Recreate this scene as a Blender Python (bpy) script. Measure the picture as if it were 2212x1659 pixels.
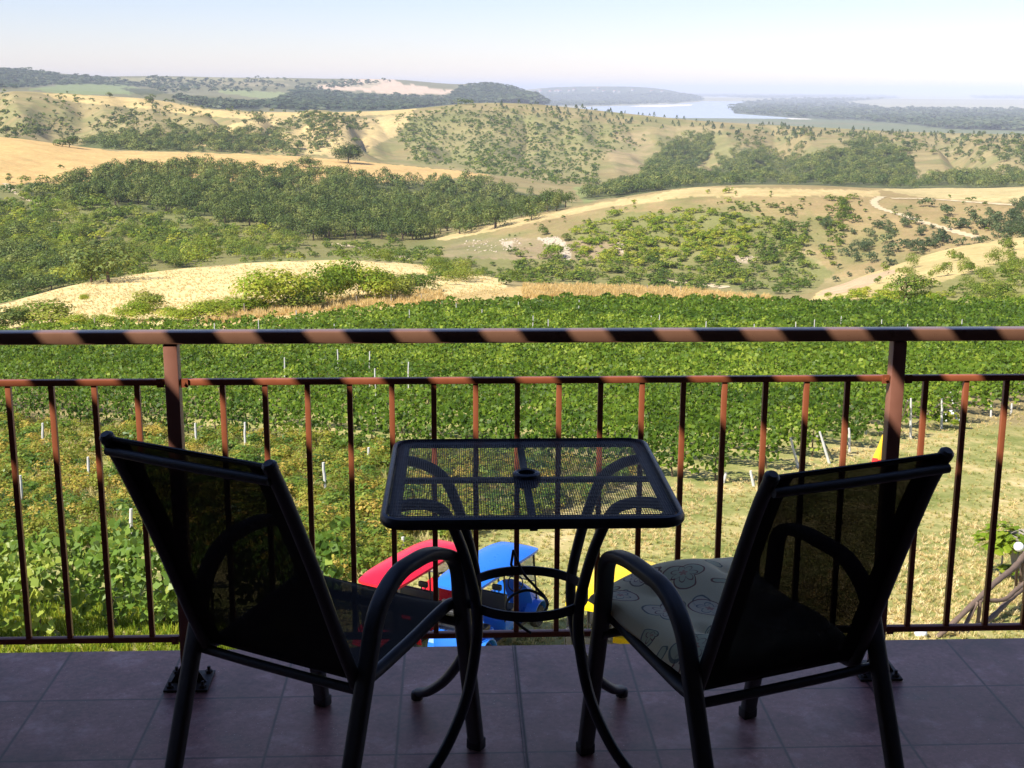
import bpy, bmesh, math, random
import numpy as np
from mathutils import Matrix, Vector
for o in list(bpy.data.objects): bpy.data.objects.remove(o)
S = bpy.context.scene
COL = S.collection
rng = np.random.default_rng(7)
random.seed(7)
PI = math.pi

# ------------------------------------------------------------------ camera
PW, PH = 2212., 1659.                       # the photograph as measured
FOC, PITCH, YAW, ROLL, EYE = 2802.66, .2239815, .0450310, .00435113, 1.659226
fw = np.array([math.sin(YAW)*math.cos(PITCH), math.cos(YAW)*math.cos(PITCH), -math.sin(PITCH)])
rt = np.array([math.cos(YAW), -math.sin(YAW), 0.]); up = np.cross(rt, fw)
rt, up = math.cos(ROLL)*rt+math.sin(ROLL)*up, -math.sin(ROLL)*rt+math.cos(ROLL)*up
cd = bpy.data.cameras.new('camera'); cam = bpy.data.objects.new('camera', cd); COL.objects.link(cam)
cd.sensor_width = 36; cd.lens = 36*FOC/PW; cd.clip_start = .05; cd.clip_end = 200000
cam.matrix_world = Matrix(((rt[0], up[0], -fw[0], 0), (rt[1], up[1], -fw[1], 0), (rt[2], up[2], -fw[2], EYE), (0, 0, 0, 1)))
S.camera = cam

# ------------------------------------------------------------------ light
LD = np.array([.82, .57, -1.09]); LD /= np.linalg.norm(LD)      # the way sunlight travels
sun_el = math.asin(-LD[2]); sun_az = math.atan2(-LD[0], -LD[1]) # clockwise from +Y
w = bpy.data.worlds.new('World'); S.world = w; w.use_nodes = True
nt = w.node_tree; bg = nt.nodes['Background']
sky = nt.nodes.new('ShaderNodeTexSky'); sky.sky_type = 'NISHITA'; sky.sun_disc = False
sky.sun_elevation = sun_el; sky.sun_rotation = sun_az
sky.altitude = 100; sky.air_density = 1.0; sky.dust_density = .15; sky.ozone_density = 2.5
tn = nt.nodes.new('ShaderNodeMix'); tn.data_type = 'RGBA'; tn.blend_type = 'MULTIPLY'; tn.inputs[0].default_value = 1; tn.inputs[7].default_value = (1.0, .92, 1.08, 1)
nt.links.new(sky.outputs[0], tn.inputs[6]); nt.links.new(tn.outputs[2], bg.inputs[0]); bg.inputs[1].default_value = .082
sl = bpy.data.lights.new('sun', 'SUN'); sun = bpy.data.objects.new('sun', sl); COL.objects.link(sun)
HAZE = 8e-5
sl.energy = 4.6; sl.angle = math.radians(.53); sl.color = (1, .94, .84)
sun.rotation_euler = Vector(LD).to_track_quat('-Z', 'Y').to_euler()
S.view_settings.view_transform = 'Standard'; S.view_settings.look = 'None'
S.view_settings.exposure = .86; S.view_settings.gamma = 1
S.render.engine = 'CYCLES'
S.cycles.max_bounces = 8; S.cycles.transparent_max_bounces = 12; S.cycles.volume_bounces = 0

# ------------------------------------------------------------------ pixel <-> world helpers (used to measure real positions)
def ray(px, py):
    px = np.asarray(px, float); py = np.asarray(py, float)
    return fw + rt*((px-PW/2)/FOC)[..., None] - up*((py-PH/2)/FOC)[..., None]
def proj(P):
    d = np.asarray(P, float)-np.array([0, 0, EYE]); z = d@fw
    return np.stack([PW/2+FOC*(d@rt)/z, PH/2-FOC*(d@up)/z], -1)
def atz(px, py, z):
    d = ray(px, py); return d*((z-EYE)/d[..., 2])[..., None]+np.array([0, 0, EYE])

# ------------------------------------------------------------------ object helpers
def tag(o, label=None, cat=None, group=None, kind=None):
    if label: o['label'] = label
    if cat: o['category'] = cat
    if group: o['group'] = group
    if kind: o['kind'] = kind
    return o
def empty(name, loc=(0, 0, 0), rz=0, **k):
    o = bpy.data.objects.new(name, None); COL.objects.link(o); o.location = loc; o.rotation_euler = (0, 0, rz)
    o.empty_display_size = .1
    return tag(o, **k)
def np_mesh(name, V, F, mat, parent=None, smooth=False, attrs=None, loc=None, mats=None, midx=None):
    """V (n,3), F (m,k) all faces of the same size, or a list of such arrays."""
    me = bpy.data.meshes.new(name); V = np.asarray(V, np.float32)
    Fs = F if isinstance(F, list) else [F]; Fs = [np.asarray(f, np.int32) for f in Fs if len(f)]
    loops = np.concatenate([f.ravel() for f in Fs]); tot = np.concatenate([np.full(len(f), f.shape[1], np.int32) for f in Fs])
    st = np.concatenate([[0], np.cumsum(tot)[:-1]]).astype(np.int32)
    me.vertices.add(len(V)); me.vertices.foreach_set('co', V.ravel())
    me.loops.add(len(loops)); me.loops.foreach_set('vertex_index', loops)
    me.polygons.add(len(tot)); me.polygons.foreach_set('loop_start', st); me.polygons.foreach_set('loop_total', tot)
    if smooth: me.polygons.foreach_set('use_smooth', np.ones(len(tot), bool))
    me.update(calc_edges=True)
    for n, a in (attrs or {}).items():
        a = np.asarray(a, np.float32)
        if a.ndim == 1:
            at = me.attributes.new(n, 'FLOAT', 'POINT'); at.data.foreach_set('value', a)
        else:
            at = me.attributes.new(n, 'FLOAT_COLOR', 'POINT')
            at.data.foreach_set('color', np.concatenate([a, np.ones((len(a), 1), np.float32)], 1).ravel())
    for m in (mats or [mat]): me.materials.append(m)
    if midx is not None: me.polygons.foreach_set('material_index', np.asarray(midx, np.int32))
    me.validate()
    o = bpy.data.objects.new(name, me); COL.objects.link(o)
    if loc is not None: o.location = loc
    if parent: o.parent = parent
    return o
class MB:
    """collects shapes into ONE mesh"""
    def __init__(s): s.V = []; s.F = {}; s.n = 0
    def add(s, V, F):
        V = np.asarray(V, float); s.V.append(V)
        for f in F: s.F.setdefault(len(f), []).append([i+s.n for i in f])
        s.n += len(V); return s
    def box(s, a, b, bev=0):
        x0, y0, z0 = a; x1, y1, z1 = b
        if bev <= 0:
            V = [(x0, y0, z0), (x1, y0, z0), (x1, y1, z0), (x0, y1, z0), (x0, y0, z1), (x1, y0, z1), (x1, y1, z1), (x0, y1, z1)]
            return s.add(V, [(0, 3, 2, 1), (4, 5, 6, 7), (0, 1, 5, 4), (1, 2, 6, 5), (2, 3, 7, 6), (3, 0, 4, 7)])
        bm = bmesh.new(); bmesh.ops.create_cube(bm, size=1)
        for v in bm.verts: v.co = ((x0+x1)/2+v.co.x*(x1-x0), (y0+y1)/2+v.co.y*(y1-y0), (z0+z1)/2+v.co.z*(z1-z0))
        bmesh.ops.bevel(bm, geom=list(bm.edges), offset=bev, segments=2, affect='EDGES', profile=.5)
        bm.verts.index_update(); s.add([v.co[:] for v in bm.verts], [[v.index for v in f.verts] for f in bm.faces]); bm.free(); return s
    def tube(s, path, rw, rh=None, n=10, up0=(1, 0, 0), cap=True, sq=1.0):
        """sweep an oval (rw sideways along up0, rh across) along the path; rw/rh may be per-point; sq<1 squares it"""
        P = np.asarray(path, float); m = len(P); rh = rw if rh is None else rh
        rw = np.broadcast_to(rw, m); rh = np.broadcast_to(rh, m)
        T = np.gradient(P, axis=0); T /= np.linalg.norm(T, axis=1)[:, None]+1e-12
        a = np.asarray(up0, float); rings = []
        th = np.arange(n)/n*2*PI+PI/n; cs, sn = np.cos(th), np.sin(th)
        cs = np.sign(cs)*np.abs(cs)**sq; sn = np.sign(sn)*np.abs(sn)**sq
        for i in range(m):
            t = T[i]; a2 = a-t*(a@t)
            if np.linalg.norm(a2) < 1e-3: a2 = np.cross(t, [.3, .5, .8])
            a2 /= np.linalg.norm(a2); a = a2; b = np.cross(t, a2)
            rings.append(P[i]+np.outer(cs*rw[i], a2)+np.outer(sn*rh[i], b))
        V = np.concatenate(rings); F = []
        for i in range(m-1):
            for j in range(n):
                k = (j+1) % n; F.append((i*n+j, i*n+k, (i+1)*n+k, (i+1)*n+j))
        if cap: F.append(tuple(range(n))[::-1]); F.append(tuple((m-1)*n+j for j in range(n)))
        return s.add(V, F)
    def lathe(s, prof, c=(0, 0, 0), n=20, ax=2, ring=False):
        V = []; F = []; m = len(prof)
        for r, z in prof:
            for j in range(n):
                t = 2*PI*j/n; p = [r*math.cos(t), r*math.sin(t), z]
                if ax == 0: p = [p[2], p[0], p[1]]
                if ax == 1: p = [p[0], p[2], p[1]]
                V.append((p[0]+c[0], p[1]+c[1], p[2]+c[2]))
        for i in range(m-1):
            for j in range(n):
                k = (j+1) % n; F.append((i*n+j, i*n+k, (i+1)*n+k, (i+1)*n+j))
        if ring:
            for j in range(n): k = (j+1) % n; F.append(((m-1)*n+j, (m-1)*n+k, k, j))
        if not ring and prof[0][0] > 1e-6: F.append(tuple(range(n))[::-1])
        if not ring and prof[-1][0] > 1e-6: F.append(tuple((m-1)*n+j for j in range(n)))
        return s.add(V, F)
    def build(s, name, mat, parent=None, smooth=True, angle=40, **k):
        V = np.concatenate(s.V); o = np_mesh(name, V, [np.array(f) for f in s.F.values()], mat, parent, smooth)
        if smooth:
            o.data.set_sharp_from_angle(angle=math.radians(angle))
        bm = bmesh.new(); bm.from_mesh(o.data); bmesh.ops.recalc_face_normals(bm, faces=bm.faces); bm.to_mesh(o.data); bm.free()
        return tag(o, **k)
def catmull(P, n=8):
    P = np.asarray(P, float); Q = np.concatenate([[2*P[0]-P[1]], P, [2*P[-1]-P[-2]]]); out = []
    for i in range(1, len(Q)-2):
        for t in np.arange(n)/n:
            a, b, c, d = Q[i-1], Q[i], Q[i+1], Q[i+2]
            out.append(.5*((2*b)+(c-a)*t+(2*a-5*b+4*c-d)*t*t+(3*b-a-3*c+d)*t**3))
    out.append(P[-1]); return np.array(out)
def fillet(P, R, n=6):
    """polyline with rounded corners (quadratic blends of length R)"""
    P = np.asarray(P, float); R = np.broadcast_to(R, len(P)); out = [P[0]]
    for i in range(1, len(P)-1):
        a, b, c = P[i-1], P[i], P[i+1]; u = (a-b); v = (c-b); lu, lv = np.linalg.norm(u), np.linalg.norm(v)
        r = min(R[i], lu*.49, lv*.49); p, q = b+u/lu*r, b+v/lv*r
        for t in np.linspace(0, 1, n): out.append((1-t)**2*p+2*t*(1-t)*b+t*t*q)
    out.append(P[-1]); return np.array(out)

# ------------------------------------------------------------------ materials
def mat(name):
    m = bpy.data.materials.new(name); m.use_nodes = True; t = m.node_tree; t.nodes.clear()
    out = t.nodes.new('ShaderNodeOutputMaterial'); return m, t, out
def N(t, kind, ins=None, **props):
    n = t.nodes.new('ShaderNode'+kind)
    for k, v in props.items(): setattr(n, k, v)
    for k, v in (ins or {}).items():
        if isinstance(v, bpy.types.NodeSocket): t.links.new(v, n.inputs[k])
        else: n.inputs[k].default_value = v
    return n
def ramp(t, fac, stops, interp='LINEAR'):
    n = t.nodes.new('ShaderNodeValToRGB'); n.color_ramp.interpolation = interp
    e = n.color_ramp.elements
    while len(e) < len(stops): e.new(.5)
    for i, (p, c) in enumerate(stops): e[i].position = p; e[i].color = (*c, 1)
    t.links.new(fac, n.inputs[0]); return n.outputs[0]
def math_(t, op, a, b=0., c=0., clamp=False):
    n = t.nodes.new('ShaderNodeMath'); n.operation = op; n.use_clamp = clamp
    for i, v in enumerate((a, b, c)):
        if isinstance(v, bpy.types.NodeSocket): t.links.new(v, n.inputs[i])
        else: n.inputs[i].default_value = v
    return n.outputs[0]
def mixc(t, f, a, b, blend='MIX'):
    n = t.nodes.new('ShaderNodeMix'); n.data_type = 'RGBA'; n.blend_type = blend
    for i, v in ((0, f), (6, a), (7, b)):
        if isinstance(v, bpy.types.NodeSocket): t.links.new(v, n.inputs[i])
        else: n.inputs[i].default_value = v if i == 0 else (*v, 1) if len(v) == 3 else v
    return n.outputs[2]
def simple(name, col, rough=.5, metal=0., noise=.12, nscale=20., bump=0., spec=.5):
    """painted / plastic surface with slight mottling and bump"""
    m, t, out = mat(name); tc = N(t, 'TexCoord')
    nz = N(t, 'TexNoise', {'Vector': tc.outputs['Object'], 'Scale': nscale, 'Detail': 5., 'Roughness': .6})
    c = mixc(t, nz.outputs[0], tuple(x*(1-noise) for x in col), tuple(min(1, x*(1+noise)) for x in col))
    r = math_(t, 'MULTIPLY_ADD', nz.outputs[0], .25, rough-.12)
    b = N(t, 'BsdfPrincipled', {'Base Color': c, 'Roughness': r, 'Metallic': metal, 'Specular IOR Level': spec})
    if bump > 0:
        n2 = N(t, 'TexNoise', {'Vector': tc.outputs['Object'], 'Scale': nscale*12, 'Detail': 3.})
        bp = N(t, 'Bump', {'Height': n2.outputs[0], 'Strength': bump, 'Distance': .001}); t.links.new(bp.outputs[0], b.inputs['Normal'])
    t.links.new(b.outputs[0], out.inputs[0]); return m
def leafmat(name, c0, c1, c2, trans=.35, rough=.55, spec=.25):
    """foliage: per-leaf tint attribute picks the leaf's own colour"""
    m, t, out = mat(name)
    a = N(t, 'Attribute', attribute_name='tint'); oi = N(t, 'ObjectInfo')
    f = math_(t, 'ADD', a.outputs['Fac'], math_(t, 'MULTIPLY_ADD', oi.outputs['Random'], .5, -.25), clamp=True)
    c = ramp(t, f, [(0, c0), (.5, c1), (1, c2)])
    b = N(t, 'BsdfPrincipled', {'Base Color': c, 'Roughness': rough, 'Specular IOR Level': spec})
    tr = N(t, 'BsdfTranslucent', {'Color': mixc(t, .5, c, tuple(min(1, x*1.6) for x in c2))})
    mx = N(t, 'MixShader', {0: trans}); t.links.new(b.outputs[0], mx.inputs[1]); t.links.new(tr.outputs[0], mx.inputs[2])
    t.links.new(mx.outputs[0], out.inputs[0]); return m
LEAF = {
 'wood': leafmat('woodland_leaves', (.035, .066, .012), (.095, .14, .022), (.22, .235, .05), .12),
 'scrub': leafmat('scrub_leaves', (.06, .11, .012), (.15, .21, .02), (.33, .34, .05), .2),
 'lime': leafmat('lime_leaves', (.09, .17, .012), (.20, .30, .02), (.42, .42, .045)),
 'pine': leafmat('conifer_needles', (.045, .075, .03), (.08, .12, .045), (.14, .18, .07)),
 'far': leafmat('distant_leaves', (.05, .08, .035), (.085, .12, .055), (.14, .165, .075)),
 'vine': leafmat('vine_leaves', (.032, .074, .006), (.105, .18, .013), (.30, .37, .04), .3, .5, .2),
 'nearvine': leafmat('near_vine_leaves', (.055, .12, .015), (.15, .25, .03), (.42, .46, .08), .35, .45, .35),
 'weed': leafmat('weed_leaves', (.09, .16, .015), (.26, .30, .035), (.58, .40, .09)),
 'grass': leafmat('grass_blades', (.22, .27, .06), (.42, .40, .13), (.70, .56, .26)),
 'orange': leafmat('dry_weed_stems', (.50, .36, .13), (.66, .46, .18), (.78, .60, .30)),
 'straw': leafmat('straw_stalks', (.60, .45, .18), (.72, .56, .26), (.82, .68, .38)),
}
M = {}
M['handrail'] = simple('brown_handrail_paint', (.20, .10, .062), .3, 0, .12, 30, .15)
M['rail'] = simple('brown_railing_paint', (.29, .085, .036), .42, 0, .12, 30, .15)
M['post'] = simple('brown_post_paint', (.25, .105, .07), .45, 0, .1, 30, .15)
M['frame'] = simple('charcoal_powder_coat', (.055, .058, .062), .42, .2, .15, 60, .3)
M['table'] = simple('black_powder_coat', (.028, .034, .05), .38, .2, .12, 60, .25)
M['plate'] = simple('rusty_dark_steel', (.045, .035, .03), .6, .5, .4, 60, .4)
M['bark'] = simple('bark', (.12, .085, .06), .9, 0, .4, 6, .6, .2)
M['greywood'] = simple('weathered_grey_wood', (.34, .30, .26), .85, 0, .35, 9, .6, .2)
M['whitepost'] = simple('whitewashed_post', (.62, .60, .56), .8, 0, .2, 9, .4, .2)
M['logwood'] = simple('brown_branch_wood', (.17, .12, .09), .85, 0, .4, 14, .8, .2)
M['wall'] = simple('house_render', (.05, .042, .04), .9, 0, .08, 3, .3, .2)
M['slat'] = simple('pergola_wood', (.10, .06, .035), .75, 0, .2, 8, .3, .3)
# ================================================================== TERRAIN
def line_az(pts):
    """image polyline -> (azimuth, slope) of the sight lines through it, sampled finely"""
    p = np.array([q[:2] for q in pts], float); xs = np.linspace(p[0, 0], p[-1, 0], 160)
    ys = np.interp(xs, p[:, 0], p[:, 1]); k = np.ones(7)/7
    ys = np.convolve(np.pad(ys, 3, mode='edge'), k, 'valid')
    d = ray(xs, ys); h = np.hypot(d[:, 0], d[:, 1]); return np.arctan2(d[:, 0], d[:, 1]), d[:, 2]/h
AZ = np.radians(np.linspace(-33, 37, 840))
def g0(r): return -9-.105*(np.maximum(r, 23)-23)
XL = dict  # readability only
LAY = [  # distance (or list of (px, dist)), image trace of the ground there
 ('z', 8, -9.), ('z', 15, -9.), ('z', 23, -9.), ('z', 30, g0(30.)), ('z', 45, g0(45.)), ('z', 65, g0(65.)), ('z', 90, g0(90.)), ('z', 118, g0(118.)),
 ('p', [(-600, 150), (0, 165), (400, 200), (700, 215), (1080, 190), (1300, 165), (1700, 170), (1800, 200), (2000, 225), (2212, 235), (2800, 250)],
   [(-600, 735), (-200, 690), (0, 662), (100, 632), (200, 608), (300, 593), (400, 581), (500, 573), (600, 567), (700, 563), (800, 565), (900, 573), (1000, 588), (1080, 603), (1130, 613), (1300, 621), (1500, 630), (1660, 645), (1770, 641), (1800, 618), (1900, 586), (2000, 550), (2100, 527), (2212, 515), (2400, 505), (2800, 500)]),
 ('p', [(-600, 330), (2800, 330)],
   [(-600, 690), (0, 648), (200, 615), (400, 600), (600, 582), (800, 572), (900, 578), (1000, 592), (1100, 602), (1300, 608), (1500, 614), (1750, 622), (1900, 612), (2212, 580), (2800, 560)]),
 ('p', [(-600, 460), (900, 450), (1000, 430), (1600, 440), (2800, 460)],
   [(-600, 520), (0, 500), (200, 495), (500, 500), (800, 505), (900, 510), (950, 513), (1000, 507), (1100, 480), (1200, 460), (1300, 442), (1400, 421), (1500, 409), (1600, 405), (1700, 404), (1800, 407), (1900, 414), (1950, 418), (2050, 420), (2130, 417), (2212, 410), (2800, 405)]),
 ('p', [(-600, 620), (2800, 620)],
   [(-600, 405), (0, 402), (60, 412), (200, 408), (400, 410), (600, 415), (800, 425), (950, 450), (1100, 470), (1240, 465), (1300, 455), (1400, 437), (1600, 425), (1900, 428), (2212, 425), (2800, 420)]),
 ('p', [(-600, 860), (2800, 860)],
   [(-600, 285), (0, 295), (100, 307), (140, 316), (240, 326), (400, 329), (500, 331), (640, 338), (720, 345), (800, 351), (900, 361), (1000, 371), (1080, 385), (1200, 405), (1300, 412), (1400, 405), (1600, 401), (1800, 404), (2000, 408), (2212, 405), (2800, 400)]),
 ('p', [(-600, 1030), (2800, 1030)],
   [(-600, 292), (0, 305), (140, 322), (400, 334), (640, 345), (800, 357), (950, 368), (1080, 375), (1200, 385), (1300, 392), (1500, 385), (1800, 388), (2000, 390), (2212, 385), (2800, 380)]),
 ('p', [(-600, 1330), (2800, 1330)],
   [(-600, 262), (0, 262), (120, 280), (250, 274), (400, 268), (520, 262), (700, 272), (800, 290), (950, 305), (1100, 320), (1300, 330), (1500, 335), (1800, 332), (2000, 335), (2212, 335), (2800, 330)]),
 ('p', [(-600, 1750), (2800, 1750)],
   [(-600, 195), (0, 200), (120, 199), (200, 207), (350, 214), (420, 232), (500, 241), (700, 244), (850, 240), (900, 236), (950, 229), (1000, 223), (1100, 221), (1200, 228), (1300, 240), (1400, 250), (1500, 261), (1600, 267), (1700, 272), (1800, 277), (1900, 283), (2000, 287), (2212, 292), (2800, 305)]),
 ('m', 2300, [(-600, 203), (0, 207), (350, 222), (500, 246), (700, 250), (1000, 235), (1100, 245), (1180, 320)]),
 ('m', 3300, [(-600, 180), (0, 194), (200, 203), (330, 206), (600, 222), (800, 232), (1000, 234), (1100, 238), (1170, 300)]),
 ('m', 4300, [(-600, 160), (0, 178), (200, 188), (330, 192), (600, 200), (800, 208), (1000, 218), (1120, 222), (1190, 270)]),
 ('m', 5600, [(-600, 140), (0, 147), (60, 149), (100, 156), (150, 161), (230, 166), (300, 164), (400, 165), (500, 168), (600, 168), (700, 170), (850, 171), (900, 175), (950, 180), (1000, 183), (1050, 179), (1090, 183), (1120, 190), (1150, 200), (1190, 240), (1220, 256)]),
 ('z', 7500, -110), ('z', 12500, -110),
 ('m', 14500, [(-600, 200), (1000, 200), (1110, 197), (1150, 191), (1200, 188), (1260, 186), (1330, 186), (1400, 188), (1440, 193), (1480, 200), (1520, 216)]),
 ('z', 17000, -110), ('z', 40000, -110), ('z', 90000, -110)]
Rk = []; Zk = []
for L in LAY:
    if L[0] == 'z': Rk.append(np.full(len(AZ), float(L[1]))); Zk.append(np.full(len(AZ), float(L[2]))); continue
    az, s = line_az(L[-1]); sl_ = np.interp(AZ, az, s)
    if L[0] == 'p':
        q = np.array(L[1], float); d = ray(q[:, 0], np.full(len(q), 500.)); r = np.interp(AZ, np.arctan2(d[:, 0], d[:, 1]), q[:, 1])
        r = np.convolve(np.pad(r, 12, mode='edge'), np.ones(25)/25, 'valid')
    else: r = np.full(len(AZ), float(L[1]))
    z = EYE+r*sl_
    if L[0] == 'm': z = np.maximum(z, -110.)
    Rk.append(r); Zk.append(z)
Rk = np.array(Rk); Zk = np.array(Zk)
def rows_r():
    a = [np.exp(np.linspace(np.log(8), np.log(22), 12, endpoint=False)), np.exp(np.linspace(np.log(22), np.log(140), 170, endpoint=False)),
         np.exp(np.linspace(np.log(140), np.log(2400), 520, endpoint=False)), np.exp(np.linspace(np.log(2400), np.log(90000), 230))]
    return np.concatenate(a)
RR = rows_r(); LR = np.log(RR)
def pchip(x, y, xi):
    h = np.diff(x); d = np.diff(y)/h; m = np.zeros(len(x))
    for i in range(1, len(x)-1):
        if d[i-1]*d[i] > 0:
            w1, w2 = 2*h[i]+h[i-1], h[i]+2*h[i-1]; m[i] = (w1+w2)/(w1/d[i-1]+w2/d[i])
    m[0], m[-1] = d[0], d[-1]; k = np.clip(np.searchsorted(x, xi)-1, 0, len(h)-1); t = (xi-x[k])/h[k]
    return (2*t**3-3*t*t+1)*y[k]+(t**3-2*t*t+t)*h[k]*m[k]+(-2*t**3+3*t*t)*y[k+1]+(t**3-t*t)*h[k]*m[k+1]
Z = np.stack([pchip(np.log(Rk[:, i]), Zk[:, i], LR) for i in range(len(AZ))], 1)       # (rows, cols)
# value noise on the world plane
def vnoise(x, y, seed=0):
    r_ = np.random.default_rng(seed); G = r_.random((256, 256)); xi = np.floor(x).astype(int); yi = np.floor(y).astype(int)
    fx = x-xi; fy = y-yi; fx = fx*fx*(3-2*fx); fy = fy*fy*(3-2*fy); a = G[xi % 256, yi % 256]; b = G[(xi+1) % 256, yi % 256]
    c = G[xi % 256, (yi+1) % 256]; d = G[(xi+1) % 256, (yi+1) % 256]; return (a*(1-fx)+b*fx)*(1-fy)+(c*(1-fx)+d*fx)*fy
def fbm(x, y, seed=0, o=4):
    s = 0; a = .5
    for i in range(o): s = s+a*(vnoise(x, y, seed+i)-.5)*2; x = x*2.03+11; y = y*2.03+5; a *= .5
    return s
XX = np.sin(AZ)[None]*RR[:, None]; YY = np.cos(AZ)[None]*RR[:, None]
def bump_(r, a, b, c, d): return np.clip((r-a)/(b-a), 0, 1)*np.clip((d-r)/(d-c), 0, 1)
rr = RR[:, None]
Z += fbm(XX/14, YY/14, 1)*.22*bump_(rr, 60, 125, 330, 430)+fbm(XX/38, YY/38, 5)*2.2*bump_(rr, 240, 330, 380, 440)
Z += fbm(XX/60, YY/60, 9)*3.5*bump_(rr, 470, 520, 700, 830)
gul = np.abs(fbm(AZ[None]*16+rr/2600, rr/900, 21, 3))                     # ridged spurs running down the big hill
Z += np.clip(gul-.22, -.22, .16)*56*bump_(rr, 1010, 1260, 1480, 1720)
Z += fbm(XX/120, YY/120, 13)*7*bump_(rr, 1040, 1200, 1600, 1740)
Z += fbm(XX/500, YY/500, 17)*14*bump_(rr, 2300, 3000, 4800, 5500)*np.clip((Z+108)/20, 0, 1)
def H(x, y):
    """ground height at world x, y"""
    x = np.asarray(x, float); y = np.asarray(y, float)
    a = (np.arctan2(x, y)-AZ[0])/(AZ[1]-AZ[0]); a = np.clip(a, 0, len(AZ)-1.001); lr = np.log(np.hypot(x, y))
    k = np.clip(np.searchsorted(LR, lr)-1, 0, len(LR)-2); t = np.clip((lr-LR[k])/(LR[k+1]-LR[k]), 0, 1); i = a.astype(int); s = a-i
    return (Z[k, i]*(1-s)+Z[k, i+1]*s)*(1-t)+(Z[k+1, i]*(1-s)+Z[k+1, i+1]*s)*t
def hit(px, py, dz=0., rmax=60000.):
    """where the sight line first meets the ground raised by dz (vectorised); nan when it misses"""
    px = np.atleast_1d(np.asarray(px, float)); py = np.atleast_1d(np.asarray(py, float)); d = ray(px, py)
    h = np.hypot(d[:, 0], d[:, 1]); az = np.arctan2(d[:, 0], d[:, 1]); sl = d[:, 2]/h
    a = np.clip((az-AZ[0])/(AZ[1]-AZ[0]), 0, len(AZ)-1.001); i = a.astype(int); s = a-i
    prof = Z[:, i]*(1-s)+Z[:, i+1]*s+dz; los = EYE+RR[:, None]*sl[None]; below = (los <= prof) & (RR[:, None] > 12)
    k = below.argmax(0); ok = below.any(0) & (k > 0); k = np.maximum(k, 1); j = np.arange(len(px))
    f0 = los[k-1, j]-prof[k-1, j]; f1 = los[k, j]-prof[k, j]; t = np.clip(f0/(f0-f1+1e-12), 0, 1); r = RR[k-1]+(RR[k]-RR[k-1])*t
    ok &= r < rmax; x = np.sin(az)*r; y = np.cos(az)*r; return np.stack([x, y, np.where(ok, H(x, y), np.nan)], 1)
def inpoly(px, py, poly):
    poly = np.array(poly, float); c = np.zeros(np.shape(px), bool); n = len(poly)
    for i in range(n):
        x0, y0 = poly[i]; x1, y1 = poly[(i+1) % n]
        if y0 == y1: continue
        c ^= ((y0 > py) != (y1 > py)) & (px < (x1-x0)*(py-y0)/(y1-y0)+x0)
    return c
# --- land cover: every patch is a patch of ground at its own place
PX = proj(np.stack([XX, YY, Z], -1)); jx = fbm(np.log(rr)*60+0*XX, AZ[None]*300, 31)*7; jy = fbm(np.log(rr)*60+0*XX, AZ[None]*300, 41)*3
U, Vv = PX[..., 0]+jx, PX[..., 1]+jy
C = np.zeros((*Z.shape, 3)); C[:] = (.30, .235, .11)
def paint(poly, col, lo=0, hi=1e9, keep=1.0):
    m = inpoly(U, Vv, poly) & (rr > lo) & (rr < hi); C[m] = C[m]*(1-keep)+np.array(col)*keep
TAN = (.40, .29, .13); OLIVE = (.17, .17, .06); WOODG = (.06, .07, .03); WHEAT = (.74, .57, .27); FIELD = (.62, .40, .16); GREENF = (.20, .24, .10)
nz = fbm(XX/25, YY/25, 51)
C += (nz[..., None]*.05)*np.array([1, 1, .6])
m = (rr < 60); C[m[:, 0]] = (.33, .28, .11)
# near ground: lawn with straw
def cover(cond, col): C[cond] = col
cover((rr >= 250) & (rr < 700) & (U < 940), (.22, .20, .075))
paint([(-900, 430), (60, 415), (480, 480), (900, 515), (960, 540), (900, 580), (600, 575), (300, 600), (-900, 720)], (.20, .185, .07), 240, 700)
paint([(60, 418), (110, 408), (180, 388), (300, 362), (480, 360), (640, 368), (900, 398), (1050, 402), (1180, 425), (1245, 450), (1180, 475), (960, 515), (850, 535), (650, 520), (480, 490), (250, 450), (60, 430)], WOODG, 500, 1000)
paint([(-900, 270), (0, 290), (120, 303), (240, 326), (400, 329), (640, 337), (800, 350), (1000, 370), (1060, 379), (900, 392), (500, 405), (300, 405), (60, 395), (20, 400), (-900, 425)], FIELD, 590, 900)
paint([(-900, 735), (-200, 690), (0, 660), (100, 628), (300, 588), (500, 570), (700, 560), (900, 569), (1085, 600), (1110, 645), (900, 655), (700, 660), (480, 690), (300, 720), (-900, 800)], WHEAT, 100, 260)
paint([(480, 672), (700, 655), (940, 640), (1130, 618), (1400, 620), (1660, 634), (1680, 650), (1660, 700), (1000, 700), (500, 720), (420, 700)], (.60, .42, .18), 98, 200)
paint([(-900, 640), (0, 633), (90, 628), (60, 655), (-900, 720)], (.13, .22, .05), 240, 400)
# right spur: pale grass with a worn reddish path
paint([(1745, 655), (1790, 605), (1900, 578), (2000, 545), (2212, 505), (2900, 480), (2900, 600), (2212, 590), (2050, 640), (1900, 650)], (.56, .43, .19), 150, 300)
paint([(2000, 620), (2150, 570), (2900, 560), (2900, 720), (2000, 700), (1850, 660)], (.27, .25, .09), 118, 300)
paint([(1760, 640), (1800, 610), (1900, 590), (1960, 575), (1900, 605), (1840, 632)], (.52, .36, .22), 150, 300)
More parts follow.
